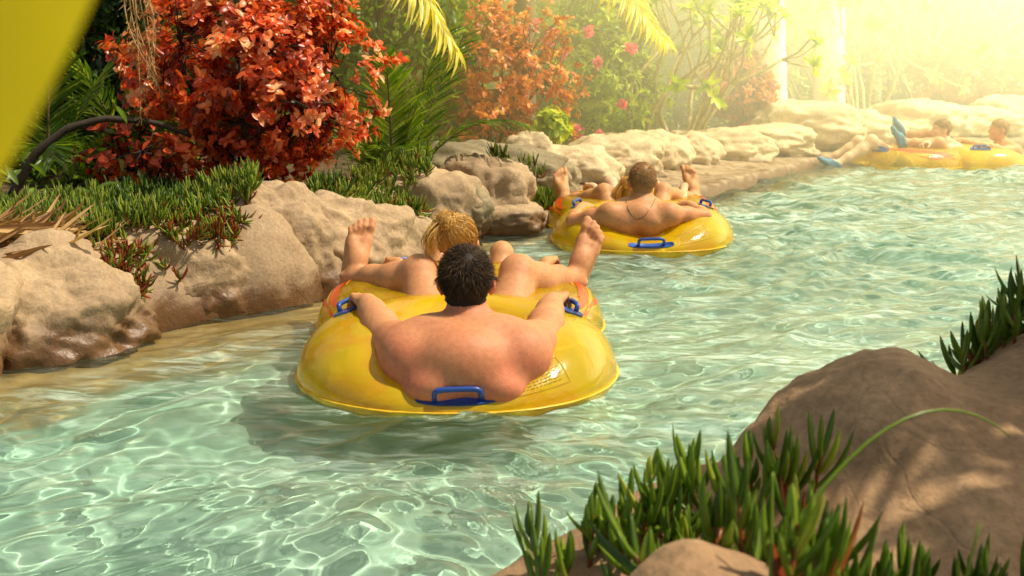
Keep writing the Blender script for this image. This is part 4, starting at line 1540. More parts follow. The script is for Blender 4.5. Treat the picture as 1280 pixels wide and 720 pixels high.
def mat_water():
    m, n, l, b, out = newmat('river_water')
    n.remove(b)
    g = n.new('ShaderNodeNewGeometry')
    sp = n.new('ShaderNodeSeparateXYZ')
    l.new(g.outputs['Position'], sp.inputs[0])
    rf = n.new('ShaderNodeBsdfRefraction')
    rf.inputs['IOR'].default_value = 1.33
    rf.inputs['Roughness'].default_value = 0
    rf.inputs[0].default_value = (0.94, 1.0, 0.97, 1)
    gl = n.new('ShaderNodeBsdfGlossy')
    gl.inputs['Roughness'].default_value = 0.03
    df = n.new('ShaderNodeBsdfDiffuse')
    mp = n.new('ShaderNodeMapping')
    mp.inputs['Rotation'].default_value = (0, 0, R(-58))
    mp.inputs['Scale'].default_value = (0.45, 1.6, 1)
    l.new(g.outputs['Position'], mp.inputs[0])
    s1 = noise(n, l, 2.2, 6, 0.65, vec=mp.outputs[0], dist=0.8)
    s2 = noise(n, l, 11, 6, 0.7, vec=mp.outputs[0], dist=1.2)
    l.new(mixc(n, l, mrange(n, l, s2, 0.42, 0.60), (0.09, 0.19, 0.12), (0.60, 0.79, 0.69)), df.inputs[0])  # milky foam, with wave sparkle and dark troughs put into the colour
    rip = noise(n, l, 26, 3, 0.6, vec=mp.outputs[0], dist=0.6)
    gb = n.new('ShaderNodeBump')
    gb.inputs['Distance'].default_value = 0.02
    l.new(mrange(n, l, sp.outputs[1], 3.0, 6.0, 0.05, 0.35), gb.inputs['Strength'])
    l.new(rip, gb.inputs['Height'])
    l.new(gb.outputs[0], gl.inputs['Normal'])
    fre = n.new('ShaderNodeFresnel')
    fre.inputs[0].default_value = 1.33
    # share of suspended bubbles
    far = mrange(n, l, sp.outputs[1], 4.3, 7.6, 0.0, 0.54, True)
    near = mrange(n, l, s1, 0.42, 0.68, 0.08, 0.72)
    nearm = mathn(n, l, 'MULTIPLY', near, mrange(n, l, sp.outputs[1], 2.3, 3.6, 0.25, 1.0, True))
    fac = mathn(n, l, 'MAXIMUM', far, nearm)
    fac = mathn(n, l, 'MULTIPLY', fac, mrange(n, l, s2, 0.3, 0.62, 0.55, 1.15))
    fo = n.new('ShaderNodeAttribute')
    fo.attribute_name = 'foam'
    fac = mathn(n, l, 'MAXIMUM', fac, mathn(n, l, 'MULTIPLY', fo.outputs['Fac'], mrange(n, l, s2, 0.42, 0.62, 0.0, 0.9)))
    # clear over the shallow sandy margin on the left
    sh = n.new('ShaderNodeAttribute')
    sh.attribute_name = 'tint'
    fac = mathn(n, l, 'MULTIPLY', fac, sh.outputs['Fac'])
    bp = n.new('ShaderNodeBump')
    bp.inputs['Strength'].default_value = 0.35
    bp.inputs['Distance'].default_value = 0.03
    l.new(s2, bp.inputs['Height'])
    l.new(bp.outputs[0], df.inputs['Normal'])
    m1 = n.new('ShaderNodeMixShader')
    l.new(fac, m1.inputs[0])
    l.new(rf.outputs[0], m1.inputs[1])
    l.new(df.outputs[0], m1.inputs[2])
    m2 = n.new('ShaderNodeMixShader')
    l.new(fre.outputs[0], m2.inputs[0])
    l.new(m1.outputs[0], m2.inputs[1])
    l.new(gl.outputs[0], m2.inputs[2])
    l.new(m2.outputs[0], out.inputs[0])
    return m


Vw = np.concatenate(wb.V)
wb.T = [1 - 0.85 * sstep(-0.48, -0.22, sdist(Vw[:, 0], Vw[:, 1], LEFT))]
water = wb.build('water', mat_water())
fm = np.zeros(len(Vw))
for x, y, a in TUBES:
    lx = math.cos(a) * (Vw[:, 0] - x) + math.sin(a) * (Vw[:, 1] - y)
    ly = -math.sin(a) * (Vw[:, 0] - x) + math.cos(a) * (Vw[:, 1] - y)
    e = np.minimum(*[np.hypot(lx - q_['c'][0], ly - q_['c'][1]) - q_['Rm'] - q_['r'] for q_ in RING.values()])
    fm = np.maximum(fm, np.exp(-np.maximum(e, 0) / 0.05) * 0.8)
fm = np.maximum(fm, np.exp(-np.abs(sdist(Vw[:, 0], Vw[:, 1], LEFT) - 0.02) / 0.06) * 0.5)
at_ = water.data.attributes.new('foam', 'FLOAT', 'POINT')
at_.data.foreach_set('value', fm.astype(np.float32))
tag(water, kind='structure')
water.cycles.is_caustics_caster = True

# ------------------------------------------------------------------ boulders
BG = 'boulders along the far bank'
ROCKS = []


def boulder(center, radii, rz, seed, mat, label, sub=5, amp=0.19, group=BG, tilt=0.0):
    V, F = ico(sub)
    rng = np.random.default_rng(seed)
    # squarish lumps with broad flats
    d = V.copy()
    k = (np.abs(d) ** 2.35).sum(1) ** (-1 / 2.35)
    d = d * k[:, None]
    sd_ = rng.random(3) * 50
    low = fbm(V * 1.1 + sd_, 3)
    mid = fbm(V * 2.7 + sd_ + 9, 4)
    rid = fbm(V * 1.9 + sd_ + 21, 4, True)
    fin = fbm(V * 9 + sd_, 3)
    r = 1 + amp * (2.1 * low + 0.6 * mid + 0.85 * (rid - 0.3) + 0.12 * fin)
    d = d * r[:, None] * np.array(radii)
    c, s_ = math.cos(rz), math.sin(rz)
    d[:, 2] += tilt * d[:, 0]
    d = np.stack([d[:, 0] * c - d[:, 1] * s_, d[:, 0] * s_ + d[:, 1] * c, d[:, 2]], 1)
    o = mesh('boulder', d, F, mat)
    o.location = center
    tag(o, label, 'boulder', group)
    ROCKS.append((d + np.array(tuple(center)), F))
    return o


def rk(u, vt, w, y, label, seed, mat='rock', zb=-0.25, dep=0.8, rz=0.0, amp=0.19, sub=5, tilt=0.0, top=1.0):
    p = P(u, vt, y)
    s_ = (y * math.cos(PITCH) + (EYE - p.z) * math.sin(PITCH)) / FPX
    rx = w * 0.5 * s_ * (1.12 if y < 6.5 else 1.28)
    dep = min(1.0, dep * 1.1)
    h = (p.z - zb) / 2
    return boulder((p.x, y + 0.0, zb + h * top), (rx, rx * dep, h), rz, seed, M[mat], label, sub, amp, tilt=tilt)


# foreground rocks on the near bank: humps melted together
def hump_rock(name, lumps, label, seed, res=0.012, mat='rock_fore', amp=0.045, cat='boulder', group='rocks on the near bank'):
    g = Field()
    for c, r, az in lumps:
        ax = [(math.cos(az), math.sin(az), 0), (-math.sin(az), math.cos(az), 0), (0, 0, 1)]
        g.ell(c, r, ax, 0.16)
    V, F = g.mesh(res)
    V = V + (fbm(V * 2.6 + seed, 4) * amp + fbm(V * 6 + seed, 5, True) * amp * 0.42 + fbm(V * 22 + seed, 3) * amp * 0.08)[:, None] * nrm(V - np.array(lumps[0][0]) * np.array([1, 1, 0]) - np.array([0, 0, -0.6]))
    o = mesh(name, V, F, M[mat])
    tag(o, label, cat, group)
    ROCKS.append((V, F))
    return o


# continuous modelled base that the near boulders grow out of
lum = []
_l = np.array(LEFT[2:9])
_t = np.linspace(0, len(_l) - 1, 22)
for k_, tv in enumerate(_t):
    i0 = min(int(tv), len(_l) - 2)
    p0 = _l[i0] + (_l[i0 + 1] - _l[i0]) * (tv - i0)
    dv = _l[i0 + 1] - _l[i0]
    dv = dv / np.linalg.norm(dv)
    nv = np.array([-dv[1], dv[0]])
    hh = 0.17 + 0.09 * math.sin(k_ * 2.3) + 0.05 * math.sin(k_ * 1.1)
    pp_ = p0 + nv * (0.29 + 0.07 * math.sin(k_ * 1.7))
    lum.append(((pp_[0], pp_[1], 0.02), (0.24, 0.21, hh + 0.1), math.atan2(dv[1], dv[0])))
hump_rock('rock_wall', lum, 'continuous craggy brown rock base of the left bank, wet along the waterline', 2.0, 0.016, 'rock', 0.075, 'rock wall', None)


rk(35, 322, 250, 4.08, 'broad brown boulder at the left edge, its foot in the shallow water', 3, sub=6, dep=0.62, rz=0.35)
rk(-110, 318, 200, 3.75, 'brown boulder cut off by the left edge at the waterline', 4, sub=5, dep=0.8)
rk(98, 312, 92, 4.28, 'small tan lump on top of the broad left-edge boulder', 8, zb=0.12, dep=0.8, sub=5, amp=0.12)
rk(205, 285, 190, 4.62, 'grey-tan boulder below the succulents, right of the left-edge boulder', 11, sub=6, dep=0.55, rz=0.5)
rk(330, 242, 180, 5.06, 'tallest tan boulder of the near bank, knobbly top', 14, sub=6, dep=0.62, rz=0.5, amp=0.18)
rk(338, 228, 60, 5.2, 'small round knob crowning the tallest tan boulder', 15, zb=0.2, dep=0.9, sub=5, amp=0.10)
rk(425, 252, 190, 5.42, 'long sloping grey-tan boulder left of the blond woman', 18, sub=6, dep=0.6, rz=0.7)
rk(492, 275, 110, 5.85, 'low wet boulder where the near bank meets the ledge', 21, dep=0.7, rz=0.6)
rk(536, 216, 104, 6.7, 'smooth tan boulder right of the long grass-like tuft', 25, dep=0.75, zb=-0.1, rz=0.4)
rk(575, 232, 60, 6.75, 'narrow grey boulder wedged in the dark crevice', 27, 'rock_grey', zb=-0.05, dep=0.8)
rk(604, 196, 92, 7.1, 'pale boulder with folds and a steep face on the ledge', 30, zb=-0.05, dep=0.7, rz=-0.2, amp=0.22)
rk(625, 250, 88, 6.95, 'low pale slab at the foot of the folded boulder', 31, zb=-0.05, dep=0.6, amp=0.12)
rk(612, 180, 130, 8.0, 'wide dark grey boulder behind the folded pale one', 33, 'rock_grey', zb=0.0, dep=0.5, rz=-0.1)
rk(672, 196, 76, 8.1, 'dark overhanging boulder beside the ledge succulents', 36, 'rock_grey', zb=0.02, dep=0.6)
rk(662, 168, 54, 8.9, 'small upright pale boulder in front of the orange shrub', 38, 'rock_pale', zb=0.05, dep=0.8)
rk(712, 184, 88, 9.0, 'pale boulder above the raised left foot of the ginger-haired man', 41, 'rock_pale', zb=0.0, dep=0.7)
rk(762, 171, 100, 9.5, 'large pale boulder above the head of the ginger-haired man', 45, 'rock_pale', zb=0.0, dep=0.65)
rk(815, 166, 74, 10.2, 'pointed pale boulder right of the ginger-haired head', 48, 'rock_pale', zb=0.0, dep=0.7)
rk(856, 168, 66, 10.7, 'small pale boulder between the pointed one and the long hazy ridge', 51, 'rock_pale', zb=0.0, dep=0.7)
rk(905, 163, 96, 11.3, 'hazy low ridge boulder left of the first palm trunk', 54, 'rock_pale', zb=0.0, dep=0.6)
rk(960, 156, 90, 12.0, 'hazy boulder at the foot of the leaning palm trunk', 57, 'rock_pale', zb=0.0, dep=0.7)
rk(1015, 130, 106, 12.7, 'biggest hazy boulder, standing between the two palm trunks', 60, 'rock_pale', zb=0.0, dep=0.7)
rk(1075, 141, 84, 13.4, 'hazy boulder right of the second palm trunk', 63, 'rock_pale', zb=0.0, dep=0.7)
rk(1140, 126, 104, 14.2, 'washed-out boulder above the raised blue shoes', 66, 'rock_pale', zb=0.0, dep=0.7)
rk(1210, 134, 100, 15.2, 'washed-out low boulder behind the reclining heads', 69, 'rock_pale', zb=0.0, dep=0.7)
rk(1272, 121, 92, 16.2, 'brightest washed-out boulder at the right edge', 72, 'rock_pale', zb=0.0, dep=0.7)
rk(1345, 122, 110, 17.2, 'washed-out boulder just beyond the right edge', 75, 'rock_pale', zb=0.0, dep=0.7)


hump_rock('boulder', [((0.655, 1.88, 0.16), (0.25, 0.30, 0.375), 0.3), ((0.35, 1.76, 0.06), (0.30, 0.22, 0.27), 0.5), ((0.10, 1.68, 0.0), (0.30, 0.18, 0.22), 0.5), ((1.14, 1.93, 0.12), (0.36, 0.42, 0.45), 0.2), ((0.80, 1.60, -0.02), (0.6, 0.35, 0.36), 0.2)],
          'big brown saddle-shaped rock in the lower right, dappled with leaf shadow', 4.0)
hump_rock('boulder', [((0.215, 1.22, 0.305), (0.085, 0.09, 0.145), 0.0), ((0.27, 1.20, 0.28), (0.10, 0.10, 0.13), 0.0)],
          'small rounded rock at the bottom edge under the foreground succulents', 8.0, 0.007, amp=0.03)

# ------------------------------------------------------------------ a height probe over rocks and land
_fv = [FF[is_gr | is_led]]
BV = [BVHTree.FromPolygons(v.tolist(), f.tolist()) for v, f in ROCKS]
BV.append(BVHTree.FromPolygons(VV.tolist(), np.concatenate(_fv).tolist()))


def drop(x, y, z=6.0):
    best = None
    for b in BV:
        h = b.ray_cast(Vector((x, y, z)), Vector((0, 0, -1)))
        if h[0] is not None and (best is None or h[0].z > best[0].z): best = (h[0], h[1])
    return best


# ------------------------------------------------------------------ ice plants: fleshy finger leaves
def fleshy(b, base, d, L, W, tint, bend):
    base = np.asarray(base, float)
    n = len(base)
    d = nrm(d)
    rnd = rand_dirs(n, RNG)
    side = nrm(np.cross(d, rnd))
    bd = np.cross(side, d)
    tz = np.array([0, 0, 1.0]) - d * d[:, 2:3]
    tt = np.array([0, 0.2, 0.45, 0.7, 0.88, 1.0])
    pw = np.array([0.55, 0.9, 1.0, 0.85, 0.55, 0.08])
    c = base[:, None] + d[:, None] * (L[:, None] * tt)[..., None] + tz[:, None] * (bend[:, None] * L[:, None] * tt ** 2)[..., None]
    V = np.zeros((n, 6, 3, 3))
    for k, a in enumerate((0.5, 2.6, 4.7)):
        V[:, :, k] = c + (side[:, None] * math.cos(a) + bd[:, None] * math.sin(a)) * (W[:, None] * 0.5 * pw)[..., None]
    i = np.arange(n)[:, None, None] * 18 + np.arange(5)[None, :, None] * 3 + np.arange(3)[None, None, :]
    j = np.arange(n)[:, None, None] * 18 + np.arange(5)[None, :, None] * 3 + (np.arange(3)[None, None, :] + 1) % 3
    F = np.stack([i, j, j + 3, i + 3], -1).reshape(-1, 4)
    T = np.repeat(tint[:, None] + np.array([0.12, 0.06, 0, -0.02, 0, 0.03])[None], 3, 1)
    b.add(V.reshape(-1, 3), F, np.clip(T.reshape(-1), 0, 1))


def ice_plant(pts, nors, label, seed, L=0.075, W=0.011, pairs=4, red=None, up=0.9, shoot=0.06, group='ice plant clumps on the rocks', dark=1.28, red_p=0.05, bend=0.42, mat='ice'):
    rng = np.random.default_rng(seed)
    pts, nors = np.array(pts, float), np.array(nors, float)
    n = len(pts)
    if n == 0: return
    ax = nrm(nors * 0.45 + np.array([0, 0, up]) + rng.normal(size=(n, 3)) * (0.38 if L < 0.095 else 0.55))
    sl = shoot * (0.5 + rng.random(n))
    bs, bl = Bag(), Bag()
    for i in range(n):
        bag_tube(bl, [pts[i] - ax[i] * 0.02, pts[i] + ax[i] * sl[i]], [0.004, 0.003], 4, tint=0.9)
    P_, D_, L_, W_, T_, B_ = [], [], [], [], [], []
    for q in range(pairs):
        t = (q + 0.4) / pairs
        p = pts + ax * (sl * t)[:, None]
        r = rand_dirs(n, rng)
        sd1 = nrm(np.cross(ax, r))
        for s_ in (1, -1):
            D_.append(nrm(ax * (0.55 + 0.6 * t) + sd1 * s_ * (0.75 - 0.35 * t) + rng.normal(size=(n, 3)) * 0.12))
            P_.append(p)
            L_.append(L * (0.5 + 0.75 * rng.random(n)) * (1 - 0.15 * t))
            W_.append(W * (0.8 + 0.4 * rng.random(n)))
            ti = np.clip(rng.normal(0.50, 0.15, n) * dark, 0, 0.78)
            rp = red_p if red is None else red
            ti = np.where(rng.random(n) < (rp if red is not None else rp * 2.5 * (q == 0)), 0.88 + 0.12 * rng.random(n), ti)
            T_.append(ti)
            B_.append(bend * (0.5 + rng.random(n)))
    fleshy(bl, np.concatenate(P_), np.concatenate(D_), np.concatenate(L_), np.concatenate(W_), np.concatenate(T_), np.concatenate(B_))
    return tag(bl.build('ice_plant', M[mat]), label, 'succulent', group)


def scatter(poly_uv, y0, y1, n, seed, slope=None):
    """points on rocks and soil: (u,v) only chooses the bearing"""
    rng = np.random.default_rng(seed)
    out, nn = [], []
    for k in range(n):
        u = poly_uv[0] + (poly_uv[1] - poly_uv[0]) * rng.random()
        t = (u - poly_uv[0]) / (poly_uv[1] - poly_uv[0])
        ya = y0 if not isinstance(y0, tuple) else y0[0] + (y0[1] - y0[0]) * t
        yb = y1 if not isinstance(y1, tuple) else y1[0] + (y1[1] - y1[0]) * t
        y = ya + (yb - ya) * rng.random()
        x = (u - 640) / FPX * (y * 0.98 + 0.13)
        h = drop(x, y)
        if h is None: continue
        out.append(h[0][:])
        nn.append(h[1][:])
    return out, nn


p_, n_ = scatter((-40, 150), (4.45, 4.9), (5.2, 5.7), 300, 1)
ice_plant(p_, n_, 'carpet of green succulents behind the straw heap at the left edge', 1, L=0.075)
p_, n_ = scatter((112, 200), (4.30, 4.50), (4.85, 5.0), 190, 2)
ice_plant(p_, n_, 'green succulent clump above the red-tipped trailing one', 2)
p_, n_ = scatter((128, 182), (4.14, 4.27), (4.35, 4.48), 70, 3)
ice_plant([np.array(q) + (0, -0.02, -0.02) for q in p_], [np.array((0, -1.0, 0.1))] * len(p_), 'red-tipped succulent trailing down between the two left boulders', 3, red=0.6, up=-0.1, L=0.065)
p_, n_ = scatter((180, 320), (4.62, 4.95), (5.1, 5.5), 300, 4)
ice_plant(p_, n_, 'green succulent clump spilling over the boulder left of the tallest one', 4)
p_, n_ = scatter((205, 300), (4.42, 4.66), (4.62, 4.84), 60, 14)
ice_plant(p_, [np.array((0.2, -1.0, 0.3))] * len(p_), 'dark trailing fringe of succulents over the grey-tan boulder', 14, red=0.45, up=0.2, L=0.06)
p_, n_ = scatter((150, 420), (5.2, 5.6), (6.2, 6.4), 300, 5)
ice_plant(p_, n_, 'shaded succulents under the red shrub', 5, dark=0.75)  # leaf colours darkened to carry the shrub's shade
p_, n_ = scatter((392, 535), (5.55, 6.0), (6.6, 6.9), 300, 6)
ice_plant(p_, n_, 'succulent clump behind the long sloping boulder', 6)
p_, n_ = scatter((490, 522), (5.72, 5.86), (5.95, 6.12), 70, 7)
ice_plant(p_, [np.array((0.5, -1.0, 0.2))] * len(p_), 'succulents hanging beside the low wet boulder', 7, red=0.25, up=0.25)
p_, n_ = scatter((616, 690), (7.15, 7.35), (7.75, 7.8), 150, 8)
ice_plant(p_, n_, 'lone green tuft on the ledge beside the dark boulder', 8, L=0.085)
# near bank
NB = 'ice plant clumps near the camera'
KW = dict(mat='ice_near', L=0.086, W=0.013, pairs=3, shoot=0.055, group=NB, bend=0.55)
p_, n_ = scatter((675, 780), (1.50, 1.44), (1.66, 1.66), 9, 9)
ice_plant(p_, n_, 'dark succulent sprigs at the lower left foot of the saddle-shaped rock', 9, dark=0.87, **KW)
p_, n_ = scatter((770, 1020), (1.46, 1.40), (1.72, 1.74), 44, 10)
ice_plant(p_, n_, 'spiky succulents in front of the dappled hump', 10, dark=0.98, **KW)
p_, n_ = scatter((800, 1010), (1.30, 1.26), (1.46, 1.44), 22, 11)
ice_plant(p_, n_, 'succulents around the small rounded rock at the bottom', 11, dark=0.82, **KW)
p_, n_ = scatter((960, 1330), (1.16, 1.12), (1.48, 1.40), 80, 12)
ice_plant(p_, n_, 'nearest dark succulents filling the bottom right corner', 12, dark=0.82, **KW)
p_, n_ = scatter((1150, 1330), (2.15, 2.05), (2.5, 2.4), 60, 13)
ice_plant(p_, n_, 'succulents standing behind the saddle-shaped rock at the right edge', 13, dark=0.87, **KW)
# long grass-like stalks among the near succulents
for lab, seed_, us in (('thin arching yellow-tipped stalk over the near succulents', 1, [(960, 600, 1.22, 1262, 545, 1.34, 0.10)]),
                       ('bent yellowing stalk in the bottom right corner', 2, [(1160, 735, 1.0, 1225, 655, 1.02, 0.02)]),
                       ('upright thin green stalk among the near succulents', 3, [(965, 715, 1.15, 966, 590, 1.2, 0.0)])):
    b = Bag()
    for u0, v0, ya, u1, v1, yb, bow in us:
        a_, c_ = A3(P(u0, v0, ya)), A3(P(u1, v1, yb))
        g0 = drop(a_[0], a_[1])
        if g0: a_[2] = g0[0].z - 0.01
        t = np.linspace(0, 1, 14)[:, None]
        pts = a_ * (1 - t) + c_ * t + np.array([0, 0, bow]) * (4 * t * (1 - t))
        bag_tube(b, pts, np.linspace(0.0032, 0.0012, 14), 6, tint=np.repeat(np.linspace(0.45, 0.84, 14), 6) if False else 0.62)
    o = b.build('grass_stalk', M['ice'])
    tag(o, lab, 'grass', 'stalks among the near succulents')

# ------------------------------------------------------------------ straw heap
b = Bag()
rng = np.random.default_rng(4)
n = 260
c0 = A3(P(25, 300, 4.35))
pos = c0 + rng.normal(size=(n, 3)) * np.array([0.16, 0.10, 0.035])
d = nrm(np.array([0.75, 0.25, 0.30]) + rng.normal(size=(n, 3)) * np.array([0.35, 0.35, 0.22]))
Ls = 0.22 + 0.25 * rng.random(n)
leaf_mesh(b, pos - d * Ls[:, None] * 0.6, d, np.array([0, -0.3, 1.0]) + rng.normal(size=(n, 3)) * 0.5, Ls, 0.012 + 0.02 * rng.random(n), rng.random(n), 0.12 * rng.normal(size=n), 0.45,
          prof=((0, .6), (.3, 1.), (.62, .9), (.86, .6), (1, .1)))
tag(b.build('straw_heap', M['straw']), 'heap of dry tan palm straw lying on the left bank', 'straw')


# ------------------------------------------------------------------ shrubs, palms and trees behind the bank
def gz(x, y):
    h = drop(x, y)
    return h[0].z if h else 0.3


def base_at(u, y):
    x = (u - 640) / FPX * (y * 0.98 + 0.15)
    return np.array([x, y, gz(x, y) - 0.03])


c = A3(P(312, 95, 6.40))
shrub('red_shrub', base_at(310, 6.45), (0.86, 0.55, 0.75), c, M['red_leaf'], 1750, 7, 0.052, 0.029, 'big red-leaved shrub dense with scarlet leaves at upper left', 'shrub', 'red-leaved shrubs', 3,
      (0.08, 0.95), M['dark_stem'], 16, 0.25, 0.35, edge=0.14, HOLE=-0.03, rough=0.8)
c = A3(P(170, 190, 6.15))
shrub('red_shrub', base_at(180, 6.3), (0.36, 0.28, 0.24), c, M['red_leaf'], 60, 5, 0.066, 0.036, 'thin dim red-leaved branches low in the shade left of the scarlet shrub', 'shrub', 'red-leaved shrubs', 5,
      (0.15, 0.55), M['dark_stem'], 9, 0.25, 0.4, edge=0.12)  # low tint range puts the shade into the leaf colour
c = A3(P(620, 95, 9.9))
shrub('red_shrub', base_at(620, 9.9), (0.78, 0.55, 0.92), c, M['orange_leaf'], 1100, 7, 0.060, 0.028, 'salmon-orange shrub in the middle, above the grey boulders', 'shrub', 'red-leaved shrubs', 7, (0.25, 0.95), M['stem'], 14, 0.25, 0.35, HOLE=-0.08, rough=0.8)
c = A3(P(925, 110, 13.2))
shrub('red_shrub', base_at(925, 13.2), (0.50, 0.45, 0.55), c, M['orange_leaf'], 420, 7, 0.08, 0.04, 'small rust-red shrub left of the leaning palm trunk', 'shrub', 'red-leaved shrubs', 9, (0.05, 0.6), M['stem'], 10, 0.25, 0.5)
c = A3(P(1225, 90, 17.0))
shrub('red_shrub', base_at(1225, 17.0), (1.25, 0.7, 0.75), c, M['orange_leaf'], 700, 7, 0.10, 0.05, 'wide hazy red-brown shrub at the right edge', 'shrub', 'red-leaved shrubs', 10, (0.1, 0.75), M['stem'], 12, 0.25, 0.5)

FL = [(685, 52), (706, 68), (748, 79), (690, 44), (778, 133), (718, 160), (748, 168), (722, 168), (668, 30), (652, 60), (735, 40), (790, 60)]
c = A3(P(735, 85, 12.0))
shrub('flowering_shrub', base_at(735, 12.0), (0.95, 0.7, 1.15), c, M['lime'], 1600, 8, 0.095, 0.028, 'tall leafy green shrub dotted with pink flowers', 'shrub', None, 12, (0.15, 0.95), M['stem'], 16, 0.0, 0.4,
      flowers=12, flower_mat=(M['pink'], [A3(P(u_, v_, 11.25)) for u_, v_ in FL]))
c = A3(P(690, 155, 9.6))
shrub('green_plant', base_at(690, 9.6), (0.16, 0.14, 0.16), c, M['lime'], 40, 6, 0.085, 0.05, 'small bright lime plant behind the upright pale boulder', 'plant', None, 13, (0.5, 1.0), M['stem'], 5)

# pale-stemmed frangipani: thick forking stems with leaf rosettes
def frangipani(u, y, label, seed, h=1.5, n0=7, mat='lime', spread=0.42, leafy=9, rad=0.026, leafL=0.15, group=None):
    rng = np.random.default_rng(seed)
    b0 = base_at(u, y)
    root = empty('forked_shrub', tuple(b0), label, 'shrub', group)
    bs, bl = Bag(), Bag()
    tips = []
    def grow(p, d, L, r, k):
        d = nrm(d)
        n = 6
        pts = [p]
        for i in range(n):
            d = nrm(d + rng.normal(size=3) * 0.10 + np.array([0, 0, 0.06]))
            pts.append(pts[-1] + d * L / n)
        bag_tube(bs, pts, np.linspace(r, r * 0.72, n + 1), 6)
        if k == 0:
            tips.append((pts[-1], d))
            return
        m = 2 if rng.random() < 0.6 else 3
        for q in range(m):
            grow(pts[-1], d + rng.normal(size=3) * 0.55, L * (0.6 + 0.25 * rng.random()), r * 0.72, k - 1)
    for q in range(n0):
        a = rng.random() * 6.28
        grow(b0 + np.array([math.cos(a), math.sin(a), 0]) * 0.10, np.array([math.cos(a) * spread, math.sin(a) * spread, 1.0]), h * 0.5, rad, 2)
    for p, d in tips:
        k = leafy
        r_ = rand_dirs(k, rng)
        sd1 = nrm(np.cross(r_, d))
        leaf_mesh(bl, np.repeat(p[None], k, 0), sd1 * 0.8 + d * (0.2 + 0.8 * rng.random((k, 1))), np.repeat(d[None], k, 0), leafL * (0.6 + 0.6 * rng.random(k)), leafL * 0.33, 0.3 + 0.65 * rng.random(k), 0.3, 0.25)
    bs.build('stem', M['pale_stem'], root)
    bl.build('foliage', M[mat], root)
    return root


frangipani(850, 11.6, 'sprawling shrub with forked pale stems and yellow-green leaf tufts, right of the pink flowers', 4, 1.5, 8, spread=0.6, group='shrubs with bare forking stems')
frangipani(800, 11.9, 'upright pale-stemmed shrub among the pink flowers', 14, 1.4, 5, spread=0.35, group='shrubs with bare forking stems')
frangipani(1075, 15.2, 'hazy bare-stemmed shrub right of the second palm trunk', 6, 1.9, 11, spread=0.7, leafy=16, mat='far_lime', group='shrubs with bare forking stems')
frangipani(1010, 15.6, 'hazy bare-stemmed shrub seen between the two palm trunks', 8, 1.9, 9, spread=0.6, leafy=16, mat='far_lime', group='shrubs with bare forking stems')
frangipani(1150, 17.6, 'palest bare-stemmed shrub above the washed-out boulders', 9, 2.3, 12, spread=0.8, leafy=14, mat='far_lime', group='shrubs with bare forking stems')


# feather palms
def palm_clump(u, y, label, fr, mat='palm', seed=1, leafL=0.30, group='feather palms'):
    rng = np.random.default_rng(seed)
    b0 = base_at(u, y)
    root = empty('feather_palm', tuple(b0), label, 'palm', group)
    for d0, L, dr in fr:
        bs, bl = Bag(), Bag()
        frond_into(bs, bl, b0 + rng.normal(size=3) * np.array([0.05, 0.05, 0.0]), d0, L, dr, 44, leafL, 0.018, (0.15, 0.9), rng, 0.012)
        st = bs.build('frond', M['stem'], root)
        bl.build('leaflets', M[mat], st)
    return root


palm_clump(488, 7.3, 'green feather palm arching between the scarlet and salmon shrubs', [((0.55, -0.1, 1.0), 1.15, 1.5), ((0.9, -0.2, 0.9), 0.95, 1.9), ((0.25, 0.1, 1.1), 1.25, 0.8), ((0.0, -0.2, 1.1), 1.05, 0.9),
            ((-0.3, -0.2, 1.0), 0.9, 1.4), ((0.6, -0.5, 0.7), 0.75, 1.7), ((0.1, -0.5, 1.0), 0.8, 1.5), ((0.35, 0.3, 1.2), 1.3, 0.6), ((0.9, 0.1, 0.6), 0.8, 1.5), ((-0.5, 0.1, 1.0), 1.0, 1.2)], seed=2)
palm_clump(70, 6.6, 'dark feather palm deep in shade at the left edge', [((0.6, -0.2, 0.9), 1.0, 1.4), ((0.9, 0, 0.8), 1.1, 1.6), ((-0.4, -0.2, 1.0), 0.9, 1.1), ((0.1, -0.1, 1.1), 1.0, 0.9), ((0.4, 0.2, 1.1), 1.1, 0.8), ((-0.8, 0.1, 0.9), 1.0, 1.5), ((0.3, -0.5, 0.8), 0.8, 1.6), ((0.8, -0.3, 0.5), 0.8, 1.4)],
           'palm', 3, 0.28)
palm_clump(190, 7.2, 'dark feather palm behind the scarlet shrub', [((0.2, -0.2, 1.0), 1.2, 0.8), ((-0.5, -0.2, 1.0), 1.2, 1.2), ((0.6, 0, 1.0), 1.2, 1.1), ((-0.2, -0.3, 1.0), 1.1, 0.7), ((-0.8, 0, 0.8), 1.1, 1.3)], 'palm', 5, 0.3)


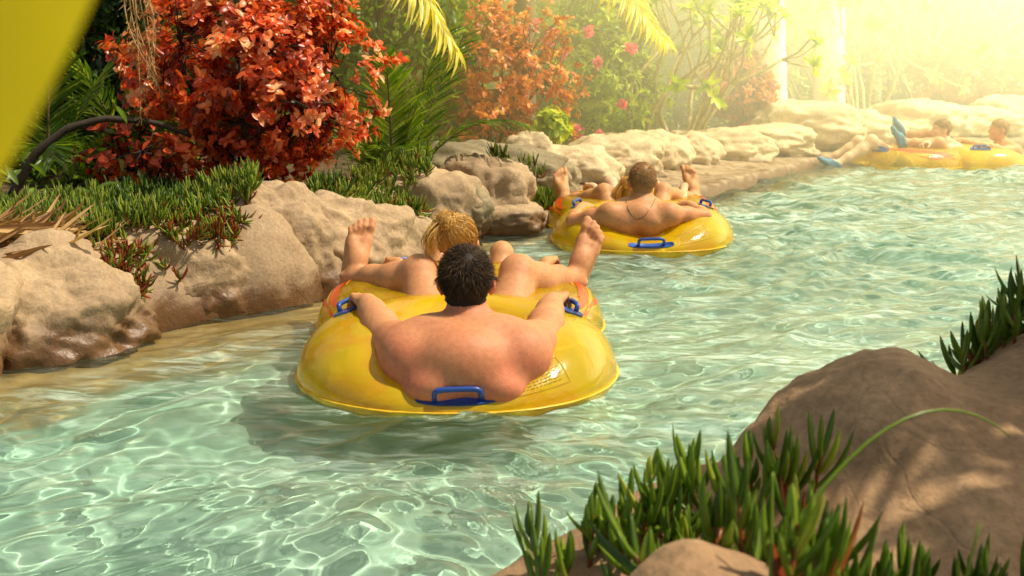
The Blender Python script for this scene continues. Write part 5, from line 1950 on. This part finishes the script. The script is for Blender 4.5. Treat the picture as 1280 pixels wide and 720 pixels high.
def tall_palm(u, y, h, label, fronds, mats, seed, lean=(0, 0), rad=0.11, dead=None, leafL=0.42, group='tall palms', first=None):
    rng = np.random.default_rng(seed)
    b0 = base_at(u, y)
    root = empty('palm_tree', tuple(b0), label, 'palm', group)
    n = 26
    t = np.linspace(0, 1, n)
    pts = b0 + np.stack([lean[0] * t ** 1.3, lean[1] * t, h * t], -1)
    rr = rad * (1.12 - 0.2 * t + 0.25 * np.exp(-t * 9)) * (1 + 0.03 * np.cos(np.arange(n) * math.pi))
    b = Bag()
    bag_tube(b, pts, rr, 16)
    b.build('trunk', M['bark'] if first else M['trunk'], root)
    top = pts[-1]
    for fi, ((d0, L, dr), mt) in enumerate(zip(fronds, mats)):
        bs, bl = Bag(), Bag()
        frond_into(bs, bl, top, d0, L, dr, 88 if fi == 0 and first else 54, leafL, 0.034 if fi == 0 and first else 0.026, (0.1, 0.95), rng, 0.018, ctrl=first if fi == 0 else None)
        st = bs.build('frond', M['pale_stem'], root)
        bl.build('leaflets', M[mt], st)
    if dead:
        tp, bt = A3(dead[0]), A3(dead[1])
        b = Bag()
        bl = Bag()
        for k in range(9):
            o = rng.normal(size=3) * 0.03
            t = np.linspace(0, 1, 16)[:, None]
            e = bt + rng.normal(size=3) * np.array([0.028, 0.03, 0.08])
            pp = tp + (e - tp) * t + o * t + np.array([0.06, 0, 0]) * np.sin(t * 3.1) * rng.normal()
            bag_tube(b, pp, np.linspace(0.005, 0.0015, 16), 4, tint=0.6)
            m = 60
            tt = rng.random(m) * 15
            i0 = tt.astype(int)
            q = pp[i0] * (1 - (tt - i0)[:, None]) + pp[np.minimum(i0 + 1, 15)] * (tt - i0)[:, None]
            leaf_mesh(bl, q, rand_dirs(m, rng) * 0.7 + np.array([0, 0, -0.8]), rand_dirs(m, rng), 0.05, 0.004, rng.random(m), 0.2, 0.3)
        t = np.linspace(0, 1, 8)[:, None]
        bag_tube(b, top * (1 - t) + tp * t + np.array([0, 0, 0.15]) * np.sin(t * 3.14), 0.010, 5, tint=0.6)
        st = b.build('dead_flower_stalk', M['straw'], root)
        bl.build('dry_bracts', M['straw'], st)
    return root


def dir_to(a, b_, up):
    v = A3(b_) - A3(a)
    return unit(v + np.array([0, 0, up]))


bA = base_at(330, 7.6)
topA = bA + np.array([0.05, -0.35, 2.55])
tipY = A3(P(548, 52, 6.7))
v = tipY - topA
tall_palm(330, 7.6, 2.55, 'tall palm hidden behind the scarlet shrub, one sunlit yellow frond hanging into view', [(unit(v + np.array([0, 0, 1.05])), 1.55, 2.3), ((-0.8, -0.2, 0.7), 1.4, 1.5), ((0.2, 0.8, 0.7), 1.5, 1.4), ((-0.4, 0.7, 0.8), 1.5, 1.4), ((0.75, 0.25, 0.8), 1.4, 1.2), ((-0.9, 0.3, 0.6), 1.4, 1.5)],
          ['yellow_palm', 'palm', 'palm', 'palm', 'palm', 'palm'], 5, (0.05, -0.35), 0.10, (P(165, -60, 6.1), P(186, 112, 5.9)), 0.44, first=(P(430, -190, 6.9), P(572, 66, 6.7)))
bB = base_at(655, 11.2)
topB = bB + np.array([0.0, -0.1, 2.7])
v = A3(P(812, 40, 10.2)) - topB
tall_palm(655, 11.2, 2.7, 'tall palm behind the salmon shrub with a pale yellow drooping frond', [(unit(v + np.array([0, 0, 1.0])), 2.0, 2.0), ((0.3, 0.8, 0.8), 1.9, 1.5), ((-0.8, 0.0, 0.7), 1.7, 1.6), ((-0.3, 0.8, 0.7), 1.8, 1.5), ((0.8, 0.5, 0.7), 1.8, 1.5), ((-0.5, -0.5, 1.0), 1.5, 1.5)],
          ['yellow_palm', 'palm', 'yellow_palm', 'palm', 'palm', 'yellow_palm'], 6, (0.0, -0.1), 0.10, None, 0.44, first=(P(720, -90, 10.2), P(835, 55, 9.6)))
CR = [((math.cos(a), math.sin(a), 0.5), 2.2, 1.5) for a in np.linspace(0, 5.5, 8)]
GR8 = ['palm'] * 8
tall_palm(964, 13.3, 5.2, 'leaning smooth-trunked palm, the left and nearer of the two bright trunks', CR, GR8, 7, (-0.42, 0.0), 0.16, None, 0.5)
tall_palm(1034, 14.3, 5.6, 'upright smooth-trunked palm, the right of the two bright trunks', CR, GR8, 8, (-0.14, 0.0), 0.165, None, 0.5)
tall_palm(1092, 20.5, 5.5, 'thin far palm trunk fading into the haze', CR, GR8, 9, (0.0, 0.0), 0.10, None, 0.5)
tall_palm(1116, 21.5, 5.5, 'thinnest far palm trunk, right of its hazy twin', CR, GR8, 10, (0.05, 0.0), 0.09, None, 0.5)

# palm on the near bank: outside the picture to the right, its crown dapples the big rock with shade
def near_palm():
    rng = np.random.default_rng(21)
    b0 = np.array([2.75, 1.35, gz(2.75, 1.35) - 0.05])
    root = empty('palm_tree', tuple(b0), 'palm on the near bank, out of sight to the right, shading the big rock', 'palm', 'tall palms')
    n = 20
    t = np.linspace(0, 1, n)
    pts = b0 + np.stack([-0.40 * t, 0.40 * t, 2.45 * t], -1)
    b = Bag()
    bag_tube(b, pts, 0.10 * (1.15 - 0.2 * t), 14)
    b.build('trunk', M['trunk'], root)
    for k in range(12):
        a = k * 2.4
        bs, bl = Bag(), Bag()
        frond_into(bs, bl, pts[-1] + rng.normal(size=3) * 0.05, (math.cos(a), math.sin(a), 0.15 + 0.9 * rng.random()), 0.75 + 0.45 * rng.random(), 1.3, 34, 0.30, 0.034, (0.2, 0.8), rng, 0.014)
        st = bs.build('frond', M['pale_stem'], root)
        bl.build('leaflets', M['palm'], st)


near_palm()

# the blurred blade close to the lens at upper left: a broad leaf on its stem
def broad_leaf():
    root = empty('broad_leaved_plant', (-0.62, 0.30, gz(-0.62, 0.3)), 'yellow-green broad leaf close to the camera at the upper left corner', 'plant')
    a_, m_, e_ = A3(P(-420, 620, 0.30)), A3(P(-140, 130, 0.31)), A3(P(190, -360, 0.36))
    t = np.linspace(0, 1, 30)[:, None]
    mid = (1 - t) ** 2 * a_ + 2 * t * (1 - t) * m_ + t * t * e_
    tan = nrm(np.gradient(mid, axis=0))
    side = nrm(np.cross(tan, np.array([0.15, -1.0, 0.1])))
    wd = 0.036 * np.sin(math.pi * np.clip(t[:, 0] * 0.93 + 0.05, 0, 1)) ** 0.6
    rows = []
    for k in (-1, -0.6, -0.25, 0, 0.25, 0.6, 1):
        rows.append(mid + side * (wd * k)[:, None] + np.array([0, -1, 0]) * (abs(k) * wd * 0.25)[:, None])
    V = np.stack(rows, 1).reshape(-1, 3)
    i = np.arange(29)[:, None] * 7 + np.arange(6)[None]
    F = np.stack([i, i + 1, i + 8, i + 7], -1).reshape(-1, 4)
    b = Bag()
    b.add(V, F, 0.45 + 0.12 * np.tile(np.abs(np.array([-1, -.6, -.25, 0, .25, .6, 1])), 30))
    b.build('leaf_blade', M['broad'], root)
    b = Bag()
    g = np.array([-0.62, 0.30, gz(-0.62, 0.3)])
    t = np.linspace(0, 1, 12)[:, None]
    bag_tube(b, g * (1 - t) + a_ * t + np.array([-0.03, 0, 0]) * np.sin(t * 3.14), np.linspace(0.012, 0.006, 12), 8)
    b.build('leaf_stalk', M['pale_stem'], root)


broad_leaf()

# an arching dark branch in the shade on the left
b = Bag()
pts = [P(10, 235, 5.75), P(45, 190, 5.75), P(85, 160, 5.8), P(130, 148, 5.85), P(190, 152, 5.95), P(240, 170, 6.1)]
pts = [A3(q) for q in pts]
pts[0][2] = gz(pts[0][0], pts[0][1]) - 0.02
tq = np.linspace(0, 5, 24)
pp = np.stack([np.interp(tq, range(6), [q[i] for q in pts]) for i in range(3)], 1)
bag_tube(b, pp, np.linspace(0.026, 0.012, 24), 8)
tag(b.build('fallen_branch', M['dark_stem']), 'dark arching branch in the shade under the left palm', 'branch')


# trees and hedge closing the view
def leafy_tree(u, y, h, radii, label, mat, n, leafL, seed, tint=(0.1, 0.9), trunk_r=0.10, group='trees behind the river', name='leafy_tree', zc=None):
    rng = np.random.default_rng(seed)
    b0 = base_at(u, y)
    root = empty(name, tuple(b0), label, 'tree', group)
    radii = np.array(radii, float)
    radii[2] = h * 0.6
    cen = b0 + np.array([0, 0, h * 0.52])
    b = Bag()
    t = np.linspace(0, 1, 12)[:, None]
    bag_tube(b, b0 * (1 - t) + (cen + np.array([0, 0, radii[2] * 0.3])) * t + np.sin(t * 5) * np.array([0.04, 0.02, 0]), np.linspace(trunk_r, trunk_r * 0.4, 12), 9)
    for k in range(12):
        e = cen + rand_dirs(1, rng)[0] * radii * 0.7
        s0 = b0 * 0.5 + cen * 0.5
        mdl = (s0 + e) / 2 + np.array([0, 0, 0.1])
        tt = np.linspace(0, 1, 6)[:, None]
        bag_tube(b, (1 - tt) ** 2 * s0 + 2 * tt * (1 - tt) * mdl + tt * tt * e, np.linspace(trunk_r * 0.45, 0.01, 6), 5)
    b.build('trunk', M['bark'], root)
    nt = n // 8
    d = rand_dirs(nt * 2, rng)
    p = cen + d * radii * ((0.35 + 0.65 * rng.random(nt * 2) ** 0.5) * (0.85 + 0.5 * fbm(d * 2.2 + seed, 3)))[:, None]
    keep = fbm(p * 1.5 / max(0.6, radii.mean() * 0.6) + seed * 3, 2) > -0.18
    p, d = p[keep][:nt], d[keep][:nt]
    N = len(p) * 8
    pos = np.repeat(p, 8, 0) + rng.normal(size=(N, 3)) * leafL * 0.9
    dd = nrm(np.repeat(d, 8, 0) * 0.6 + rng.normal(size=(N, 3)) + np.array([0, 0, -0.2]))
    bl = Bag()
    ti = np.repeat(tint[0] + (tint[1] - tint[0]) * rng.random(len(p)), 8) + rng.normal(size=N) * 0.1
    leaf_mesh(bl, pos, dd, rng.normal(size=(N, 3)), leafL * (0.7 + 0.6 * rng.random(N)), leafL * 0.42, np.clip(ti, 0, 1), 0.25, 0.3, prof=((0, .15), (.35, 1.), (.75, .7), (1, .05)))
    bl.build('crown', M[mat], root)
    return root


for k, (u, y, h, rd, lab, mt, n, lf, ti) in enumerate([
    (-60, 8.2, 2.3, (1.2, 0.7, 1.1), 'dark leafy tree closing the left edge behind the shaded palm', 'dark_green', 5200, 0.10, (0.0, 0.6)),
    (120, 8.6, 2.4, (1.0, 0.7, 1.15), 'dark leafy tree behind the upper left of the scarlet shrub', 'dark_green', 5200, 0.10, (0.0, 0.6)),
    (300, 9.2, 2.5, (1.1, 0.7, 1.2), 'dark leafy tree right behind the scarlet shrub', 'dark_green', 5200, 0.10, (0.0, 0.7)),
    (470, 9.6, 2.6, (0.95, 0.7, 1.3), 'green leafy tree behind the green feather palm', 'green', 5600, 0.10, (0.1, 0.8)),
    (560, 11.6, 3.0, (0.9, 0.8, 1.5), 'yellow-green tree behind the salmon shrub', 'lime', 5200, 0.10, (0.2, 0.9)),
    (690, 14.0, 3.4, (1.3, 0.9, 1.7), 'lime-green tree behind the pink-flowered shrub', 'lime', 5600, 0.12, (0.1, 0.9)),
    (850, 14.4, 3.4, (1.3, 0.9, 1.7), 'green tree in blue-green shade behind the forked pale stems', 'green', 5600, 0.12, (0.1, 0.9)),
    (800, 17.5, 4.2, (2.2, 1.2, 2.1), 'large hazy tree filling the gap above the forked pale stems', 'green', 6400, 0.15, (0.2, 1.0)),
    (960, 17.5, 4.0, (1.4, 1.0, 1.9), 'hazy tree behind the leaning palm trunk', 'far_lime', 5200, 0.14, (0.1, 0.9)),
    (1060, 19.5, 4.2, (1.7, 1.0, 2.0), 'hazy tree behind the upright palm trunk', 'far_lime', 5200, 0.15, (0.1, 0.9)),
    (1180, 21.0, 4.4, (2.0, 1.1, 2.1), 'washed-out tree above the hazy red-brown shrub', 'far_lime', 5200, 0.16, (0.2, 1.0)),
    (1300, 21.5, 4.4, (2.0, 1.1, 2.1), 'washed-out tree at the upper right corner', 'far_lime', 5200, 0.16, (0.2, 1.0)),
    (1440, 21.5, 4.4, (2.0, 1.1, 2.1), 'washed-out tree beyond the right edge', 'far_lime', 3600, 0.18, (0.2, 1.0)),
]):
    leafy_tree(u, y, h, rd, lab, mt, n, lf, 30 + k, ti)

# low undergrowth on the soil: uncountable
rng = np.random.default_rng(55)
bl = Bag()
n = 20000
x, y = -7 + 13.5 * rng.random(n), 4.6 + 12.4 * rng.random(n)
dl_ = sdist(x, y, LEFT)
ok = (dl_ > np.where(y > 6.4, 1.75, 1.25)) & (dl_ < 6)
x, y = x[ok], y[ok]
z0 = land_z(x, y)[0]
z = z0 + (0.12 + 0.38 * rng.random(len(x))) * rng.random(len(x)) * (0.5 + 1.2 * sstep(-0.2, 0.4, fbm(np.stack([x, y, 0 * x], -1) * 1.3, 2)))
leaf_mesh(bl, np.stack([x, y, z], -1), rng.normal(size=(len(x), 3)) * 0.8 + np.array([0, -0.3, 0.5]), rng.normal(size=(len(x), 3)) * 0.5 + np.array([0, 0, 1]), 0.09 * (0.6 + 0.8 * rng.random(len(x))), 0.03, rng.random(len(x)) * 0.75, 0.3, 0.3)
tag(bl.build('undergrowth', M['green']), 'low leafy undergrowth covering the soil under the shrubs', 'foliage', kind='stuff')

# dense far wood: one mass of leaves nobody could count
rng = np.random.default_rng(77)
bl = Bag()
for x0, x1, y0, y1, h, n, lf in ((-9, -1.6, 9.6, 11.4, 3.2, 9000, 0.16), (-2.0, 3.2, 14.5, 17.0, 4.2, 9000, 0.2), (2.5, 12, 20.5, 24.5, 5.5, 12000, 0.26), (11, 20, 20, 25, 6, 5000, 0.3)):
    x = x0 + (x1 - x0) * rng.random(n)
    y = y0 + (y1 - y0) * rng.random(n)
    lump = 0.75 + 0.5 * fbm(np.stack([x * 0.9, y * 0.9, 0 * x], -1), 3)
    z = 0.15 + h * lump * rng.random(n) ** 0.85
    leaf_mesh(bl, np.stack([x, y, z], -1), rng.normal(size=(n, 3)) + np.array([0, -0.4, -0.3]), rng.normal(size=(n, 3)), lf * (0.6 + 0.7 * rng.random(n)), lf * 0.45, rng.random(n) * 0.8, 0.25, 0.3, prof=((0, .15), (.35, 1.), (.75, .7), (1, .05)))
tag(bl.build('far_wood', M['green']), 'mass of green foliage closing the view behind all the shrubs', 'foliage', kind='stuff')

# ------------------------------------------------------------------ glowing haze imitating sun glare over the far bend
def haze():
    m, n, l, b, out = newmat('glowing_haze')
    n.remove(b)
    g = n.new('ShaderNodeNewGeometry')
    sp = n.new('ShaderNodeSeparateXYZ')
    l.new(g.outputs['Position'], sp.inputs[0])
    fx = mathn(n, l, 'ADD', mrange(n, l, sp.outputs[0], -2.3, 2.0, 0.06, 1.0), mrange(n, l, sp.outputs[0], 4.5, 9.5, 0.0, 0.8))
    fz = mrange(n, l, sp.outputs[2], 0.0, 1.9, 0.26, 1.35)
    f = mathn(n, l, 'MULTIPLY', fx, fz)
    vs = n.new('ShaderNodeVolumeScatter')
    vs.inputs[0].default_value = (1, 0.95, 0.75, 1)
    l.new(mathn(n, l, 'MULTIPLY', f, 0.025), vs.inputs['Density'])
    em = n.new('ShaderNodeEmission')
    l.new(mixc(n, l, fx, (1.0, 0.78, 0.10), (1.0, 0.88, 0.42)), em.inputs[0])
    l.new(mathn(n, l, 'MULTIPLY', f, 0.11), em.inputs[1])  # the haze glows by itself, in place of sunlight caught in it
    ad = n.new('ShaderNodeAddShader')
    l.new(vs.outputs[0], ad.inputs[0])
    l.new(em.outputs[0], ad.inputs[1])
    l.new(ad.outputs[0], out.inputs['Volume'])
    V = np.array([[x, y, z] for z in (-0.05, 6.5) for x, y in ((-2.6, 7.7), (5.5, 7.7), (24, 7.7), (24, 15.8), (-2.6, 15.8))], float)
    F5 = [[4, 3, 2, 1, 0], [5, 6, 7, 8, 9]]
    F4 = [[k, (k + 1) % 5, (k + 1) % 5 + 5, k + 5] for k in range(5)]
    o = mesh('haze', V, [np.array(F4), np.array(F5)], m, smooth=False)
    tag(o, 'self-glowing warm haze imitating sun glare over the far bend of the river', 'haze', kind='stuff')


haze()
